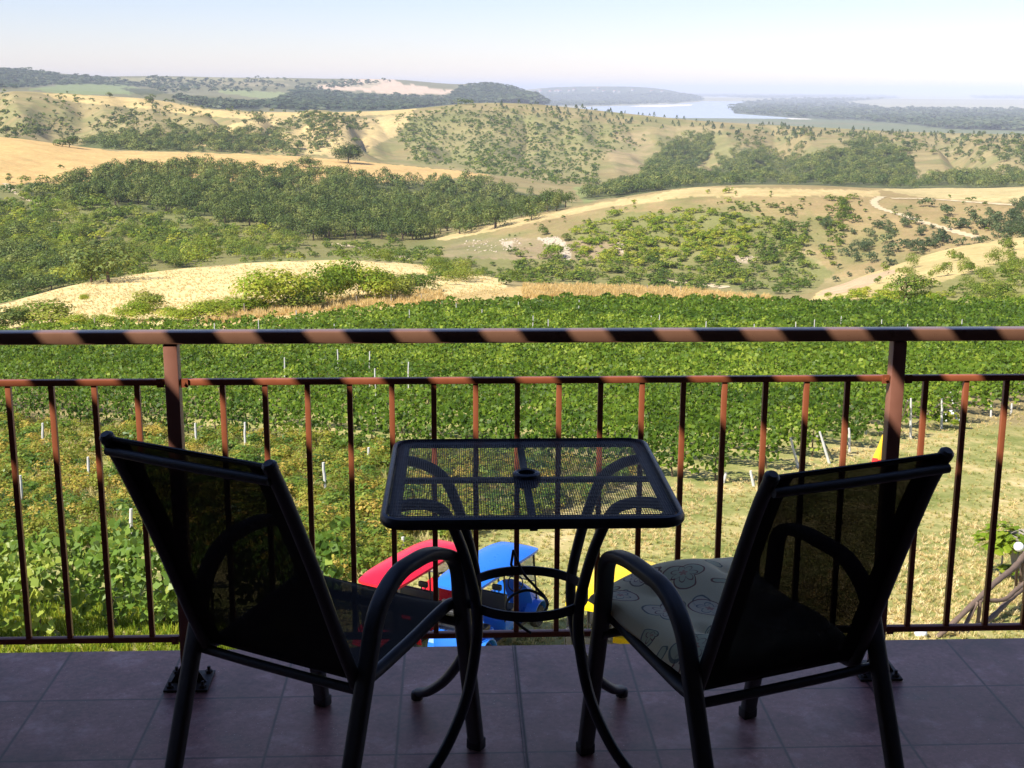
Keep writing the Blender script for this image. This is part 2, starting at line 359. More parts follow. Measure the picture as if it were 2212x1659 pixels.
# right hill
paint([(940, 520), (1100, 472), (1300, 436), (1500, 400), (1900, 408), (2212, 400), (2900, 400), (2900, 560), (1800, 600), (1700, 470), (1300, 455), (1000, 530)], (.33, .24, .115), 340, 600)
paint([(940, 515), (1100, 476), (1300, 438), (1500, 404), (1900, 411), (1900, 424), (1500, 424), (1300, 450), (1100, 492), (960, 520)], (.53, .40, .19), 380, 600)
paint([(1900, 408), (2212, 404), (2900, 404), (2900, 445), (2212, 440), (1980, 425)], (.52, .41, .20), 340, 600)
paint([(1240, 490), (1330, 458), (1600, 460), (1690, 475), (1720, 540), (1800, 590), (1760, 625), (950, 610), (920, 560), (1000, 545), (1180, 560)], (.21, .20, .075), 240, 460)
paint([(990, 515), (1120, 512), (1230, 520), (1345, 520), (1340, 560), (1230, 560), (1100, 560), (950, 555)], (.32, .24, .14), 300, 460)
paint([(1085, 520), (1110, 522), (1105, 540), (1090, 535)], (.52, .43, .32), 300, 460)
paint([(1160, 514), (1205, 512), (1230, 535), (1235, 560), (1215, 560), (1205, 535), (1175, 525)], (.58, .48, .36), 300, 460)
paint([(1330, 514), (1345, 520), (1352, 550), (1340, 545)], (.52, .42, .31), 300, 460)
paint([(1540, 555), (1600, 550), (1640, 560), (1600, 570)], (.42, .34, .22), 300, 460)
# behind the right hill
paint([(1235, 405), (1300, 398), (1320, 415), (1265, 440)], (.25, .28, .10), 600, 1100)
paint([(1310, 330), (1330, 290), (1400, 285), (1420, 330), (1400, 370), (1330, 372)], (.36, .27, .14), 1000, 1720)
paint([(1440, 270), (1560, 276), (1500, 350), (1440, 372)], (.36, .28, .14), 1000, 1720, .7)
paint([(1400, 355), (1440, 318), (1545, 304), (1540, 325), (1500, 370), (1500, 405), (1380, 400)], WOODG, 850, 1650)
paint([(1575, 348), (1610, 318), (1700, 350), (1780, 338), (1870, 306), (1955, 335), (1975, 388), (2212, 384), (2900, 378), (2900, 415), (1900, 418), (1600, 410), (1300, 430), (1250, 430), (1300, 412), (1380, 394), (1520, 378)], WOODG, 640, 1650)
paint([(900, 330), (850, 262), (1000, 238), (1300, 262), (1330, 290), (1300, 340), (1290, 400), (1100, 395), (1000, 365), (880, 355)], (.24, .22, .09), 1000, 1740, .6)
paint([(560, 300), (720, 262), (850, 250), (900, 243), (860, 290), (800, 320), (720, 340)], (.50, .37, .175), 1050, 1720)
paint([(140, 322), (200, 306), (400, 290), (520, 290), (600, 318), (400, 326), (300, 326), (160, 322)], (.09, .11, .04), 900, 1700)
paint([(90, 200), (200, 206), (330, 212), (420, 233), (500, 241), (700, 243), (900, 235), (880, 246), (700, 252), (520, 256), (420, 250), (330, 236), (200, 225), (120, 214)], (.56, .41, .175), 1300, 1850)
for sp_ in ([(395, 318), (430, 292), (510, 266), (620, 249), (632, 254), (590, 272), (555, 292), (525, 318)], [(540, 324), (595, 294), (670, 270), (700, 272), (650, 300), (610, 326)], [(650, 334), (715, 304), (800, 272), (900, 240), (880, 262), (800, 300), (740, 322), (700, 334)]): paint(sp_, (.56, .42, .19), 950, 1740)
# far left range
K_ = (.17, .16, .09)
m = (rr > 2100) & (rr < 6500) & (Z > -106); C[m] = K_
C += ((rr > 2100) & (rr < 6500))[..., None]*(fbm(XX/250, YY/600, 61)*.05)[..., None]
C = np.where(((rr > 2100) & (rr < 6500) & (Z > -106))[..., None], C, C)
paint([(-900, 140), (60, 146), (130, 160), (250, 166), (320, 186), (250, 183), (150, 180), (60, 188), (-900, 200)], (.035, .05, .03), 2000, 6500)
paint([(60, 193), (150, 180), (260, 183), (330, 194), (300, 203), (150, 206)], GREENF, 2000, 6500)
paint([(480, 192), (620, 200), (640, 212), (560, 212), (470, 200)], (.24, .27, .12), 2000, 6500)
paint([(260, 190), (330, 192), (370, 202), (300, 206)], WOODG, 2000, 6500)
paint([(610, 210), (650, 190), (720, 200), (780, 205), (900, 210), (960, 212), (1000, 186), (1060, 178), (1120, 188), (1170, 215), (1150, 245), (900, 240), (650, 240), (500, 228), (590, 220)], (.05, .07, .045), 2000, 6500)
paint([(370, 212), (500, 222), (560, 232), (560, 240), (450, 235)], (.05, .06, .035), 2000, 6500)
paint([(655, 190), (700, 184), (760, 171), (850, 171), (870, 180), (980, 197), (960, 203), (850, 204), (780, 196), (700, 193)], (.62, .46, .34), 2000, 6500)
paint([(740, 186), (790, 176), (830, 176), (800, 190)], (.32, .32, .2), 2000, 6500, .5)
paint([(-900, 170), (280, 168), (450, 167), (640, 170), (640, 175), (300, 176)], (.33, .30, .16), 2000, 6500, .6)
paint([(430, 176), (600, 178), (640, 185), (500, 186)], (.36, .30, .18), 2000, 6500, .6)
# plain
m = rr > 6400; st = vnoise(YY/900+XX/5000, XX/16000, 77)
C[m[:, 0]] = (np.array([.37, .35, .25])*(.75+.5*st[..., None]))[m[:, 0]]
def c2(x, y): return ((1280+x/1.728)*.86406, (100+y/1.728)*.86406)
m = (rr > 2000) & (Z <= -104); C[m & (rr < 7000)] = (.13, .15, .075)
FOREST_ISLE = [c2(*p) for p in [(940, 290), (1010, 264), (1230, 252), (1660, 240), (1670, 250), (1500, 262), (1420, 268), (1560, 292), (2212, 302), (2700, 305), (2700, 400), (2212, 392), (1900, 385), (1720, 365), (1500, 348), (1380, 345), (1180, 332), (960, 316)]]
FOREST_LEFT = [c2(*p) for p in [(-30, 262), (60, 242), (300, 234), (700, 232), (825, 240), (820, 262), (700, 272), (500, 278), (300, 284), (-30, 280)]]
FOREST_FAR = [c2(*p) for p in [(760, 236), (1200, 236), (1660, 240), (1240, 248), (1100, 252), (860, 244)]]
FOREST_FR = [c2(*p) for p in [(1980, 240), (2212, 236), (2700, 236), (2700, 256), (2000, 252)]]
for f in (FOREST_ISLE, FOREST_LEFT, FOREST_FAR, FOREST_FR): paint(f, (.045, .06, .035), 2500, 40000)
paint([(1140, 198), (1200, 188), (1400, 187), (1480, 200), (1400, 204), (1150, 204)], (.07, .09, .06), 12500, 17000)
gk = np.clip(fbm(XX/35, YY/35, 91)*1.6+fbm(XX/9, YY/9, 95)*.9+.12, 0, .62)*((rr > 262) & (rr < 1900))*(C[..., 0] < .47)
C = C*(1-gk[..., None])+np.array([.17, .185, .065])*gk[..., None]
C = np.clip(C, .02, .8)
nr, nc = Z.shape
idx = np.arange(nr*nc).reshape(nr, nc)
Fq = np.stack([idx[:-1, :-1], idx[:-1, 1:], idx[1:, 1:], idx[1:, :-1]], -1).reshape(-1, 4)[:, ::-1]
PS = np.clip((vnoise(XX/3.1, YY/3.1, 3)*.6+vnoise(XX/1.1, YY/1.1, 4)*.4), 0, 1)
m_, t, out = mat('landscape_ground'); geo = N(t, 'NewGeometry'); at = N(t, 'Attribute', attribute_name='cover')
n1 = N(t, 'TexNoise', {'Vector': geo.outputs['Position'], 'Scale': .05, 'Detail': 8., 'Roughness': .7})
n2 = N(t, 'TexNoise', {'Vector': geo.outputs['Position'], 'Scale': 1.1, 'Detail': 7., 'Roughness': .75})
n3 = N(t, 'TexNoise', {'Vector': geo.outputs['Position'], 'Scale': .35, 'Detail': 6., 'Roughness': .6})
v1 = math_(t, 'MULTIPLY_ADD', n1.outputs[0], 1.1, .45); v2 = math_(t, 'MULTIPLY_ADD', n2.outputs[0], 1.0, .5)
vv = math_(t, 'MULTIPLY', v1, v2); g = N(t, 'CombineXYZ', {0: vv, 1: vv, 2: vv})
cc = mixc(t, 1., at.outputs['Color'], g.outputs[0], 'MULTIPLY')
# sparse straw and green mottling
gm = ramp(t, n3.outputs[0], [(.42, (0, 0, 0)), (.62, (1, 1, 1))])
cc = mixc(t, math_(t, 'MULTIPLY', gm, .3), cc, (.22, .22, .07))
cl = N(t, 'Attribute', attribute_name='lawn')
st1 = ramp(t, N(t, 'TexNoise', {'Vector': geo.outputs['Position'], 'Scale': .45, 'Detail': 9., 'Roughness': .72}).outputs[0], [(.38, (.19, .215, .055)), (.50, (.33, .32, .11)), (.60, (.52, .42, .18)), (.72, (.68, .55, .30))])
fine = math_(t, 'MULTIPLY_ADD', N(t, 'TexNoise', {'Vector': geo.outputs['Position'], 'Scale': 9., 'Detail': 6., 'Roughness': .8}).outputs[0], 1.1, .45)
fv = N(t, 'CombineXYZ', {0: fine, 1: fine, 2: fine}); st1 = mixc(t, 1., st1, fv.outputs[0], 'MULTIPLY')
cc = mixc(t, cl.outputs['Fac'], cc, st1)
b = N(t, 'BsdfPrincipled', {'Base Color': cc, 'Roughness': .95, 'Specular IOR Level': .1})
bp = N(t, 'Bump', {'Height': n2.outputs[0], 'Strength': .6, 'Distance': .25}); t.links.new(bp.outputs[0], b.inputs['Normal'])
t.links.new(b.outputs[0], out.inputs[0]); M['ground'] = m_
lawn = np.clip((62-rr)/6, 0, 1)+0*Z
tag(np_mesh('terrain', np.stack([XX, YY, Z], -1).reshape(-1, 3), Fq, M['ground'], smooth=True, attrs={'cover': C.reshape(-1, 3), 'lawn': lawn.ravel()}), kind='structure')
# ground beside and behind the mapped sector, a little lower
mb = MB(); 
ring = [(-90000, -400, -10.5), (90000, -400, -10.5), (60, 7, -10.5), (-60, 7, -10.5)]
mb.add(ring, [(0, 1, 2, 3)]); tag(mb.build('ground', M['ground'], smooth=False), kind='structure')
# ------------------------------------------------------------------ river
m_, t, out = mat('river_water'); geo = N(t, 'NewGeometry')
n1 = N(t, 'TexNoise', {'Vector': geo.outputs['Position'], 'Scale': .02, 'Detail': 6.})
b = N(t, 'BsdfPrincipled', {'Base Color': (.42, .46, .52, 1), 'Roughness': .25, 'Specular IOR Level': .6})
bp = N(t, 'Bump', {'Height': n1.outputs[0], 'Strength': .15, 'Distance': 2.}); t.links.new(bp.outputs[0], b.inputs['Normal'])
t.links.new(b.outputs[0], out.inputs[0]); M['water'] = m_
def flat_poly(name, pts, z, m, **k):
    P = atz(np.array([p[0] for p in pts], float), np.array([p[1] for p in pts], float), z)
    bm = bmesh.new(); f = bm.faces.new([bm.verts.new(p) for p in P]); bmesh.ops.triangulate(bm, faces=[f]); bm.normal_update()
    for f in bm.faces:
        if f.normal.z < 0: f.normal_flip()
    me = bpy.data.meshes.new(name); bm.to_mesh(me); bm.free(); me.materials.append(m)
    o = bpy.data.objects.new(name, me); COL.objects.link(o); return tag(o, **k)
flat_poly('river', [c2(*p) for p in [(150, 320), (330, 288), (480, 284), (700, 276), (815, 268), (830, 254), (960, 252), (1100, 252), (1180, 256), (1030, 266), (955, 288), (960, 318), (1180, 334), (1380, 348), (1490, 352), (1530, 372), (1600, 410), (1100, 470), (300, 400)]], -109.2, M['water'], kind='structure')
flat_poly('river_reach', [c2(*p) for p in [(870, 240), (1050, 238.5), (1260, 236.5), (1260, 238.5), (1080, 243), (900, 246)]], -109.0, M['water'], kind='structure')
M['sand'] = simple('pale_sand', (.66, .60, .52), .9, 0, .08, .01, 0, .2)
flat_poly('sandbank', [c2(*p) for p in [(500, 288), (560, 282), (780, 277), (775, 284), (640, 290)]], -108.7, M['sand'], kind='structure')
flat_poly('sandbank', [c2(*p) for p in [(1510, 358), (1600, 364), (1700, 374), (1690, 388), (1590, 382), (1530, 372)]], -108.7, M['sand'], kind='structure')
flat_poly('mudflat', [c2(*p) for p in [(1180, 337), (1280, 340), (1330, 348), (1230, 347)]], -108.7, M['sand'], kind='structure')
# ================================================================== FOLIAGE
def unit(n, r=rng):
    v = r.normal(size=(n, 3)); return v/np.linalg.norm(v, axis=1)[:, None]
def leaves(P, Nn, size, r=rng, aspect=.62):
    """one rhombic leaf (quad) per point, facing roughly along Nn"""
    n = len(P); a = np.cross(Nn, unit(n, r)); a /= np.linalg.norm(a, axis=1)[:, None]+1e-9; b = np.cross(Nn, a)
    s = (size*(.6+.8*r.random(n)))[:, None]
    V = np.stack([P-a*s, P-b*s*aspect+a*s*.15, P+a*s, P+b*s*aspect+a*s*.15], 1)
    V[:, 0] -= Nn*s*.25; V[:, 2] -= Nn*s*.25
    return V.reshape(-1, 3)
def crown(seed, nl, lobes, size, shape=(1, 1, .8), low=.12):
    """unit-height crown: leaves spread over several lobes; returns V, tint(point)"""
    r = np.random.default_rng(seed); Ps = []; Ns = []; Ts = []
    L = []
    for i in range(lobes):
        a = r.random()*2*PI; d = (.0 if i == 0 else .30*r.random()**.5+.1); rad = .14+.19*r.random()
        zc = low+rad*.8+(1-low-rad*1.75)*(1-(d/.45)**2*.7)*(.45+.55*r.random() if low > .05 else r.random()**.7)
        L.append((np.array([math.cos(a)*d*shape[0], math.sin(a)*d*shape[1], zc]), rad, r.random()))
    k = np.array([l[1]**2 for l in L]); k = (k/k.sum()*nl).astype(int)+1
    for (c, rad, tt), n in zip(L, k):
        u = unit(n, r); u[:, 2] = np.where(r.random(n) < .6, np.abs(u[:, 2]), u[:, 2]); rr_ = rad*(.72+.38*r.random(n))
        rr_ *= 1+.22*np.sin(u[:, 0]*7+seed)*np.cos(u[:, 1]*6)
        P = c+u*rr_[:, None]*np.array([1.05, 1.05, .85]); nn = u*1.1+unit(n, r)*.45+np.array([0, 0, .25]); nn /= np.linalg.norm(nn, axis=1)[:, None]
        Ps.append(P); Ns.append(nn); Ts.append(np.clip(.10+.6*tt+.32*(r.random(n)-.3), 0, 1))
    P = np.concatenate(Ps); Nn = np.concatenate(Ns); T = np.concatenate(Ts); P[:, 2] = np.maximum(P[:, 2], .02)
    return leaves(P, Nn, size, r), np.repeat(T, 4)
def conifer(seed, nl, size):
    r = np.random.default_rng(seed); z = r.random(nl)**.8; rad = .42*(1-z)*(.5+.5*r.random(nl))+.02; a = r.random(nl)*2*PI
    P = np.stack([np.cos(a)*rad, np.sin(a)*rad, z*.95+.03], 1); nn = np.stack([np.cos(a), np.sin(a), .5+0*a], 1)+unit(nl, r)*.5
    nn /= np.linalg.norm(nn, axis=1)[:, None]; return leaves(P, nn, size, r), np.repeat(.3+.6*r.random(nl), 4)
def merge(protos, pos, hgt, wid, tint0=0.):
    """stamp prototypes into one leaf soup"""
    Vs = []; Ts = []; n = len(pos); pick = rng.integers(0, len(protos), n); ang = rng.random(n)*2*PI; tt = rng.random(n)
    for i in range(n):
        V, T = protos[pick[i]]; c, s = math.cos(ang[i]), math.sin(ang[i]); w_, h_ = wid[i], hgt[i]
        X = np.stack([(V[:, 0]*c-V[:, 1]*s)*w_, (V[:, 0]*s+V[:, 1]*c)*w_, V[:, 2]*h_], 1)+pos[i]
        Vs.append(X); Ts.append(np.clip(T+(tt[i]-.5)*.75+tint0, 0, 1))
    return np.concatenate(Vs), np.concatenate(Ts)
def soup(name, V, T, m, **k):
    F = np.arange(len(V), dtype=np.int32).reshape(-1, 4); return tag(np_mesh(name, V, F, m, attrs={'tint': T}, parent=k.pop('parent', None)), **k)
MEDW = [crown(150+i, 360, 6, .046, low=.0) for i in range(8)]
BIG = [crown(100+i, 1000, 9, .030, low=.0) for i in range(6)]        # woodland trees
MID = [crown(200+i, 190, 7, .075, (1.1, 1.1, .8), .04) for i in range(6)]
SMALL = [crown(300+i, 46, 4, .14, (1.1, 1.1, .8), .03) for i in range(6)]
TINY = [crown(400+i, 12, 2, .27, (1.1, 1.1, .8), .03) for i in range(6)]
CON = [conifer(500+i, 60, .11) for i in range(4)]
SPURS = [[(395, 318), (430, 292), (510, 266), (620, 249), (632, 254), (590, 272), (555, 292), (525, 318)], [(540, 324), (595, 294), (670, 270), (700, 272), (650, 300), (610, 326)], [(650, 334), (715, 304), (800, 272), (900, 240), (880, 262), (800, 300), (740, 322), (700, 334)]]
def sample(poly, n, jitter=.03, seed=1, lo=0, hi=1e9, clump=0., avoid=()):
    """ground points spread over a patch of land"""
    r = np.random.default_rng(seed); p = np.array(poly, float); out = []
    while sum(len(o) for o in out) < n:
        x = r.uniform(p[:, 0].min(), p[:, 0].max(), n*2); y = r.uniform(p[:, 1].min(), p[:, 1].max(), n*2); k = inpoly(x, y, poly); x, y = x[k], y[k]
        for av in avoid: k = ~inpoly(x, y, av); x, y = x[k], y[k]
        if len(x) == 0: continue
        P = hit(x, y); d = np.hypot(P[:, 0], P[:, 1]); k = ~np.isnan(P[:, 2]) & (d > lo) & (d < hi)
        if clump: k &= (vnoise(P[:, 0]/(d*.03), P[:, 1]/(d*.06), seed) > clump*r.random(len(d)))
        P = P[k]; P[:, :2] *= (1+r.normal(size=(len(P), 1))*jitter); P[:, 2] = H(P[:, 0], P[:, 1]); out.append(P)
        if len(out) > 40: break
    return np.concatenate(out)[:n]
IND = []       # candidates for individual plants: (apparent size, kind, pos, h, w, proto index)
def plant(kind, protos_key, poly, n, h0, h1, wf=1.1, **k):
    P = sample(poly, n, **k); r = np.random.default_rng(k.get('seed', 1)+900); h = h0+(h1-h0)*r.random(len(P))**1.5; w_ = h*wf*(.8+.5*r.random(len(P)))
    d = np.hypot(P[:, 0], P[:, 1])
    for i in range(len(P)): IND.append((h[i]/d[i], kind, protos_key, P[i], h[i], w_[i]))
# woodland on the slope below the tan field
WOOD = [(110, 412), (180, 392), (300, 368), (480, 366), (560, 378), (640, 372), (800, 396), (900, 404), (1050, 408), (1180, 430), (1245, 455), (1180, 475), (960, 515), (850, 535), (650, 515), (480, 480), (250, 440), (60, 425)]
plant('tree', 'wood', WOOD, 900, 6, 11, .85, seed=11, jitter=.02, lo=430)
plant('tree', 'wood', [(130, 322), (200, 305), (400, 288), (520, 290), (640, 326), (400, 330), (260, 328)], 280, 6, 12, 1.0, seed=12, jitter=.02, lo=900)
plant('tree', 'wood', [(1400, 355), (1440, 315), (1545, 300), (1540, 325), (1500, 370), (1500, 405), (1250, 430), (1300, 408), (1380, 392)], 560, 6, 11, 1.0, seed=13, jitter=.02, lo=620)
plant('tree', 'wood', [(1575, 345), (1610, 312), (1700, 345), (1780, 335), (1870, 300), (1955, 330), (1975, 385), (2212, 380), (2400, 375), (2400, 412), (1900, 416), (1600, 402), (1480, 402), (1520, 378)], 820, 6, 11, 1.0, seed=14, jitter=.02, lo=620)
# left scrub slope
SCR = [(-250, 450), (60, 425), (250, 450), (480, 490), (650, 525), (600, 565), (480, 574), (300, 590), (100, 628), (-250, 690)]
plant('bush', 'scrub', SCR, 900, 1.8, 5.5, 1.25, seed=21, clump=.55)
plant('tree', 'wood', [(-250, 520), (100, 520), (330, 560), (260, 600), (60, 630), (-250, 680)], 110, 4, 7, 1.3, seed=22)
plant('bush', 'scrub', [(600, 520), (860, 530), (960, 545), (900, 570), (600, 565)], 110, 1.2, 3, 1.2, seed=23, clump=.7)
plant('bush', 'lime', [(-250, 425), (60, 420), (480, 470), (640, 510), (480, 560), (-250, 620)], 260, 1.5, 4.2, 1.2, seed=24, clump=.8)
plant('bush', 'scrub', [(0, 410), (120, 395), (250, 440), (60, 430)], 60, 2, 5, 1.2, seed=25)
# right hill scrub
plant('bush', 'lime', [(1240, 510), (1330, 482), (1600, 478), (1650, 510), (1600, 560), (1300, 565), (1230, 550)], 460, 1.0, 2.6, 1.3, seed=31, clump=.3)
plant('bush', 'scrub', [(930, 565), (1180, 575), (1350, 560), (1540, 560), (1690, 555), (1770, 600), (1700, 622), (1300, 615), (940, 605)], 430, 1.0, 2.8, 1.3, seed=32, clump=.6)
plant('bush', 'scrub', [(1640, 490), (1740, 490), (1770, 560), (1640, 560)], 70, 1.5, 3.5, 1.2, seed=33, clump=.5)
plant('bush', 'scrub', [(1770, 500), (1790, 460), (1850, 440), (1830, 480), (1800, 520)], 40, 1.5, 3, 1.2, seed=34)
plant('bush', 'scrub', [(1560, 455), (1700, 455), (1700, 500), (1560, 500)], 45, 1, 2.6, 1.2, seed=35, clump=.8)
plant('bush', 'pine', [(1760, 520), (2000, 470), (2250, 470), (2250, 510), (2000, 545), (1800, 595)], 110, 1.5, 4, 1.0, seed=36, clump=.6)
plant('bush', 'scrub', [(940, 515), (1600, 425), (2250, 425), (2250, 500), (1850, 500), (1000, 540)], 150, .5, 1.6, 1.2, seed=37)
plant('bush', 'pine', [(2130, 480), (2250, 470), (2250, 515), (2130, 510)], 22, 3, 5, 1., seed=38)
# right spur
plant('bush', 'scrub', [(1880, 600), (2000, 560), (2212, 525), (2400, 510), (2400, 590), (2100, 600), (1900, 635)], 46, 1.2, 2.8, .8, seed=41)
plant('bush', 'scrub', [(2060, 640), (2160, 580), (2400, 570), (2400, 650), (2000, 655)], 90, .8, 2.2, 1.3, seed=42)
plant('bush', 'lime', [(1780, 650), (1850, 632), (2050, 640), (2050, 658), (1790, 660)], 60, .6, 1.4, 1.4, seed=43)
# hill faces behind
HF = [(880, 345), (850, 262), (1000, 240), (1300, 262), (1440, 290), (1300, 340), (1290, 400), (1100, 395), (1000, 365)]
plant('bush', 'scrub', HF, 1900, 1.6, 5, 1.2, seed=51, clump=.75, lo=900)
plant('bush', 'wood', [(420, 320), (520, 275), (640, 250), (760, 255), (850, 262), (760, 320), (560, 332)], 330, 3, 7, 1.1, seed=52, clump=.5, lo=900, avoid=SPURS)
plant('bush', 'wood', [(0, 300), (60, 262), (400, 225), (700, 255), (500, 262), (140, 290)], 420, 2, 6, 1.1, seed=53, clump=.85, lo=900)
plant('conifer', 'pine', [(1000, 228), (1200, 232), (1500, 265), (1800, 281), (2250, 296), (2250, 310), (1800, 300), (1400, 270), (1100, 245)], 260, 3, 6.5, 1.5, seed=54, lo=1200)
plant('bush', 'wood', [(1560, 285), (2250, 300), (2250, 350), (1960, 330), (1870, 300), (1600, 310)], 260, 3, 7, 1.2, seed=55, lo=1000, clump=.4)
plant('bush', 'scrub', [(-250, 205), (60, 205), (200, 222), (60, 262), (-250, 290)], 340, 2, 6, 1.2, seed=56, lo=1000, clump=.6)
IND.sort(key=lambda a: -a[0])
protos_obj = {}
def proto_mesh(kind, key, i, near):
    k = (kind, key, i, near)
    if k not in protos_obj:
        V, T = {'tree': BIG, 'bush': BIG if near else MID, 'conifer': CON}[kind][i % 4]
        me = np_mesh({'tree': 'crown', 'bush': 'bush', 'conifer': 'conifer'}[kind], V, np.arange(len(V)).reshape(-1, 4), LEAF[key], attrs={'tint': T})
        protos_obj[k] = me.data; bpy.data.objects.remove(me)
    return protos_obj[k]
mbt = MB(); mbt.tube([(0, 0, -.05), (.01, .01, .2), (-.01, .02, .45)], [.035, .027, .015], n=7); trunk_o = mbt.build('trunk', M['bark']); TRUNK = trunk_o.data; bpy.data.objects.remove(trunk_o)
def zone(P):
    q = proj(P); x, y = q; d = math.hypot(P[0], P[1])
    if d > 850: return 'on the far hillside beyond the tan stubble field', 'far hillside'
    if x < 950 and y > 600 and d < 400: return 'in the hollow behind the pale wheat mound', 'wheat mound hollow'
    if x < 700 and y > 470: return 'on the scrubby slope left behind the pale wheat mound', 'left scrub slope'
    if x < 1250 and y < 540: return 'in the dark wood below the tan stubble field', 'dark wood'
    if x < 1250: return 'in the gully between wood and pale hill', 'gully'
    if d < 300: return 'on the pale grassy spur at the right edge', 'right spur'
    if y < 455 and d > 500: return 'in the woods behind the round tan hill', 'woods behind the tan hill'
    if x < 1650: return 'on the green flank of the round tan hill', 'flank of the tan hill'
    return 'on the bare right shoulder of the tan hill', 'right shoulder of the tan hill'
KL = {('tree', 'wood'): 'round dark green broadleaf tree', ('bush', 'scrub'): 'olive green rounded bush', ('bush', 'lime'): 'bright yellow-green rounded bush',
      ('bush', 'pine'): 'dark green rounded shrub', ('bush', 'wood'): 'dark green rounded bush', ('conifer', 'pine'): 'small dark pointed conifer'}
cnt = {'tree': 0, 'bush': 0, 'conifer': 0}; rest = {}
LIM = {'tree': 290, 'bush': 290, 'conifer': 285}
for n_, (a, kind, key, P, h, w_) in enumerate(IND):
    if cnt[kind] < LIM[kind]:
        cnt[kind] += 1; zl, zg = zone(P); lab = f'{KL[(kind, key)]} {zl}'; grp = f'{KL[(kind, key)]}s, {zg}'
        if kind == 'tree':
            o = empty('broadleaf_tree', tuple(P), rng.random()*6.28, label=lab, cat='tree', group=grp)
            c_ = bpy.data.objects.new('crown', proto_mesh(kind, key, n_, True)); COL.objects.link(c_); c_.parent = o; c_.scale = (w_, w_, h)
            t_ = bpy.data.objects.new('trunk', TRUNK); COL.objects.link(t_); t_.parent = o; t_.scale = (h, h, h)
        else:
            o = bpy.data.objects.new('bush' if kind == 'bush' else 'conifer', proto_mesh(kind, key, n_, a > .009)); COL.objects.link(o)
            o.location = P; o.scale = (w_, w_, h); o.rotation_euler = (0, 0, rng.random()*6.28); tag(o, lab, 'bush' if kind == 'bush' else 'tree', grp)
    else: rest.setdefault((kind, key), []).append((P, h, w_, a))
for (kind, key), L in rest.items():
    for far in (0, 1):
        LL = [l for l in L if (l[3] < (.0045 if kind != 'tree' else .003)) == bool(far)]
        if not LL: continue
        P = np.array([l[0] for l in LL]); V, T = merge(CON if kind == 'conifer' else (SMALL if far else MEDW if kind == 'tree' else MID), P, [l[1] for l in LL], [l[2] for l in LL])
        soup({'tree': 'woodland', 'bush': 'scrubland', 'conifer': 'conifer_scatter'}[kind], V, T, LEAF[key], kind='stuff',
             label={'tree': 'dense dark green woodland spread over the valley slopes', 'bush': 'green scrub scattered across the dry hillsides', 'conifer': 'small dark conifers dotted along the far ridge'}[kind],
             cat='woodland' if kind == 'tree' else 'scrub')
# far woods, reading as one mass
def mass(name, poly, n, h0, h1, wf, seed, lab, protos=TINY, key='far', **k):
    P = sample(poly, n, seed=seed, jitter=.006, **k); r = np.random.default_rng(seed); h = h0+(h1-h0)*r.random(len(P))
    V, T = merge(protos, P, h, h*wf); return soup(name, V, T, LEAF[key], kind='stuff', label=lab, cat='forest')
mass('riverside_forest', FOREST_ISLE, 2600, 14, 24, 2.4, 71, 'dark hazy forest covering the river island and right bank', lo=2500)
mass('riverside_forest', FOREST_LEFT, 1100, 16, 26, 3, 72, 'blue hazy forest on the left bank of the river', lo=2500)
mass('distant_forest', FOREST_FAR+FOREST_FR[:0], 300, 18, 30, 6, 73, 'thin hazy treeline beyond the river bend', lo=6000)
mass('distant_forest', FOREST_FR, 200, 18, 30, 6, 74, 'thin hazy treeline on the plain at far right', lo=6000)
mass('hillside_forest', [(610, 210), (650, 190), (720, 200), (780, 205), (900, 210), (960, 212), (1000, 186), (1060, 180), (1120, 190), (1170, 215), (1150, 245), (900, 238), (650, 238), (500, 226), (590, 220)], 1500, 7, 13, 2.6, 75, 'dark blue forest covering the far range of hills', lo=2200)
mass('hillside_forest', [(-100, 152), (60, 150), (130, 163), (250, 170), (320, 188), (250, 184), (150, 182), (60, 190), (-100, 195)], 600, 7, 13, 2.6, 76, 'dark forest on the hill at the far left horizon', lo=2200)
mass('hedgerows', [(330, 168), (620, 171), (640, 180), (860, 176), (640, 200), (350, 200), (280, 178)], 260, 8, 16, 1.8, 77, 'dotted hedgerows between the distant fields', lo=2200, clump=.9)
mass('hedgerows', [(370, 212), (500, 222), (560, 234), (450, 235)], 220, 8, 14, 1.6, 78, 'dark thicket beyond the yellow ridge field', lo=1900)
# ------------------------------------------------------------------ prominent single trees and bushes
def single_tree(px, py, h, w_, key, label, lobes=13, nl=2600, size=.028, trunk=True, seed=1, low=.0, name='broadleaf_tree', cat='tree'):
    P = hit(px, py)[0]; o = empty(name, tuple(P), label=label, cat=cat)
    V, T = crown(seed, nl, lobes, size, low=low); V = V*np.array([w_, w_, h]); soup('crown', V, T, LEAF[key], parent=o)
    if trunk:
        mb = MB(); mb.tube([(0, 0, -.1*h), (.01*h, 0, .15*h), (0, .01*h, .35*h), (.02*h, 0, .6*h)], [.032*h, .025*h, .018*h, .008*h], n=9)
        for k in range(5):
            a = k*1.3+seed; mb.tube([(0, 0, .22*h+.05*k*h), (math.cos(a)*.12*w_, math.sin(a)*.12*w_, .36*h+.05*k*h), (math.cos(a)*.26*w_, math.sin(a)*.26*w_, .5*h+.05*k*h)], [.014*h, .01*h, .004*h], n=6)
        mb.build('trunk', M['bark'], o)
    return o
single_tree(752, 352, 16.5, 17, 'wood', 'large lone dark tree standing on the tan stubble field', seed=5, low=0, lobes=18, nl=3600, size=.026)
single_tree(668, 362, 8, 13, 'wood', 'dark tree at the wood edge left of the lone field tree', seed=6, nl=1200, size=.04)
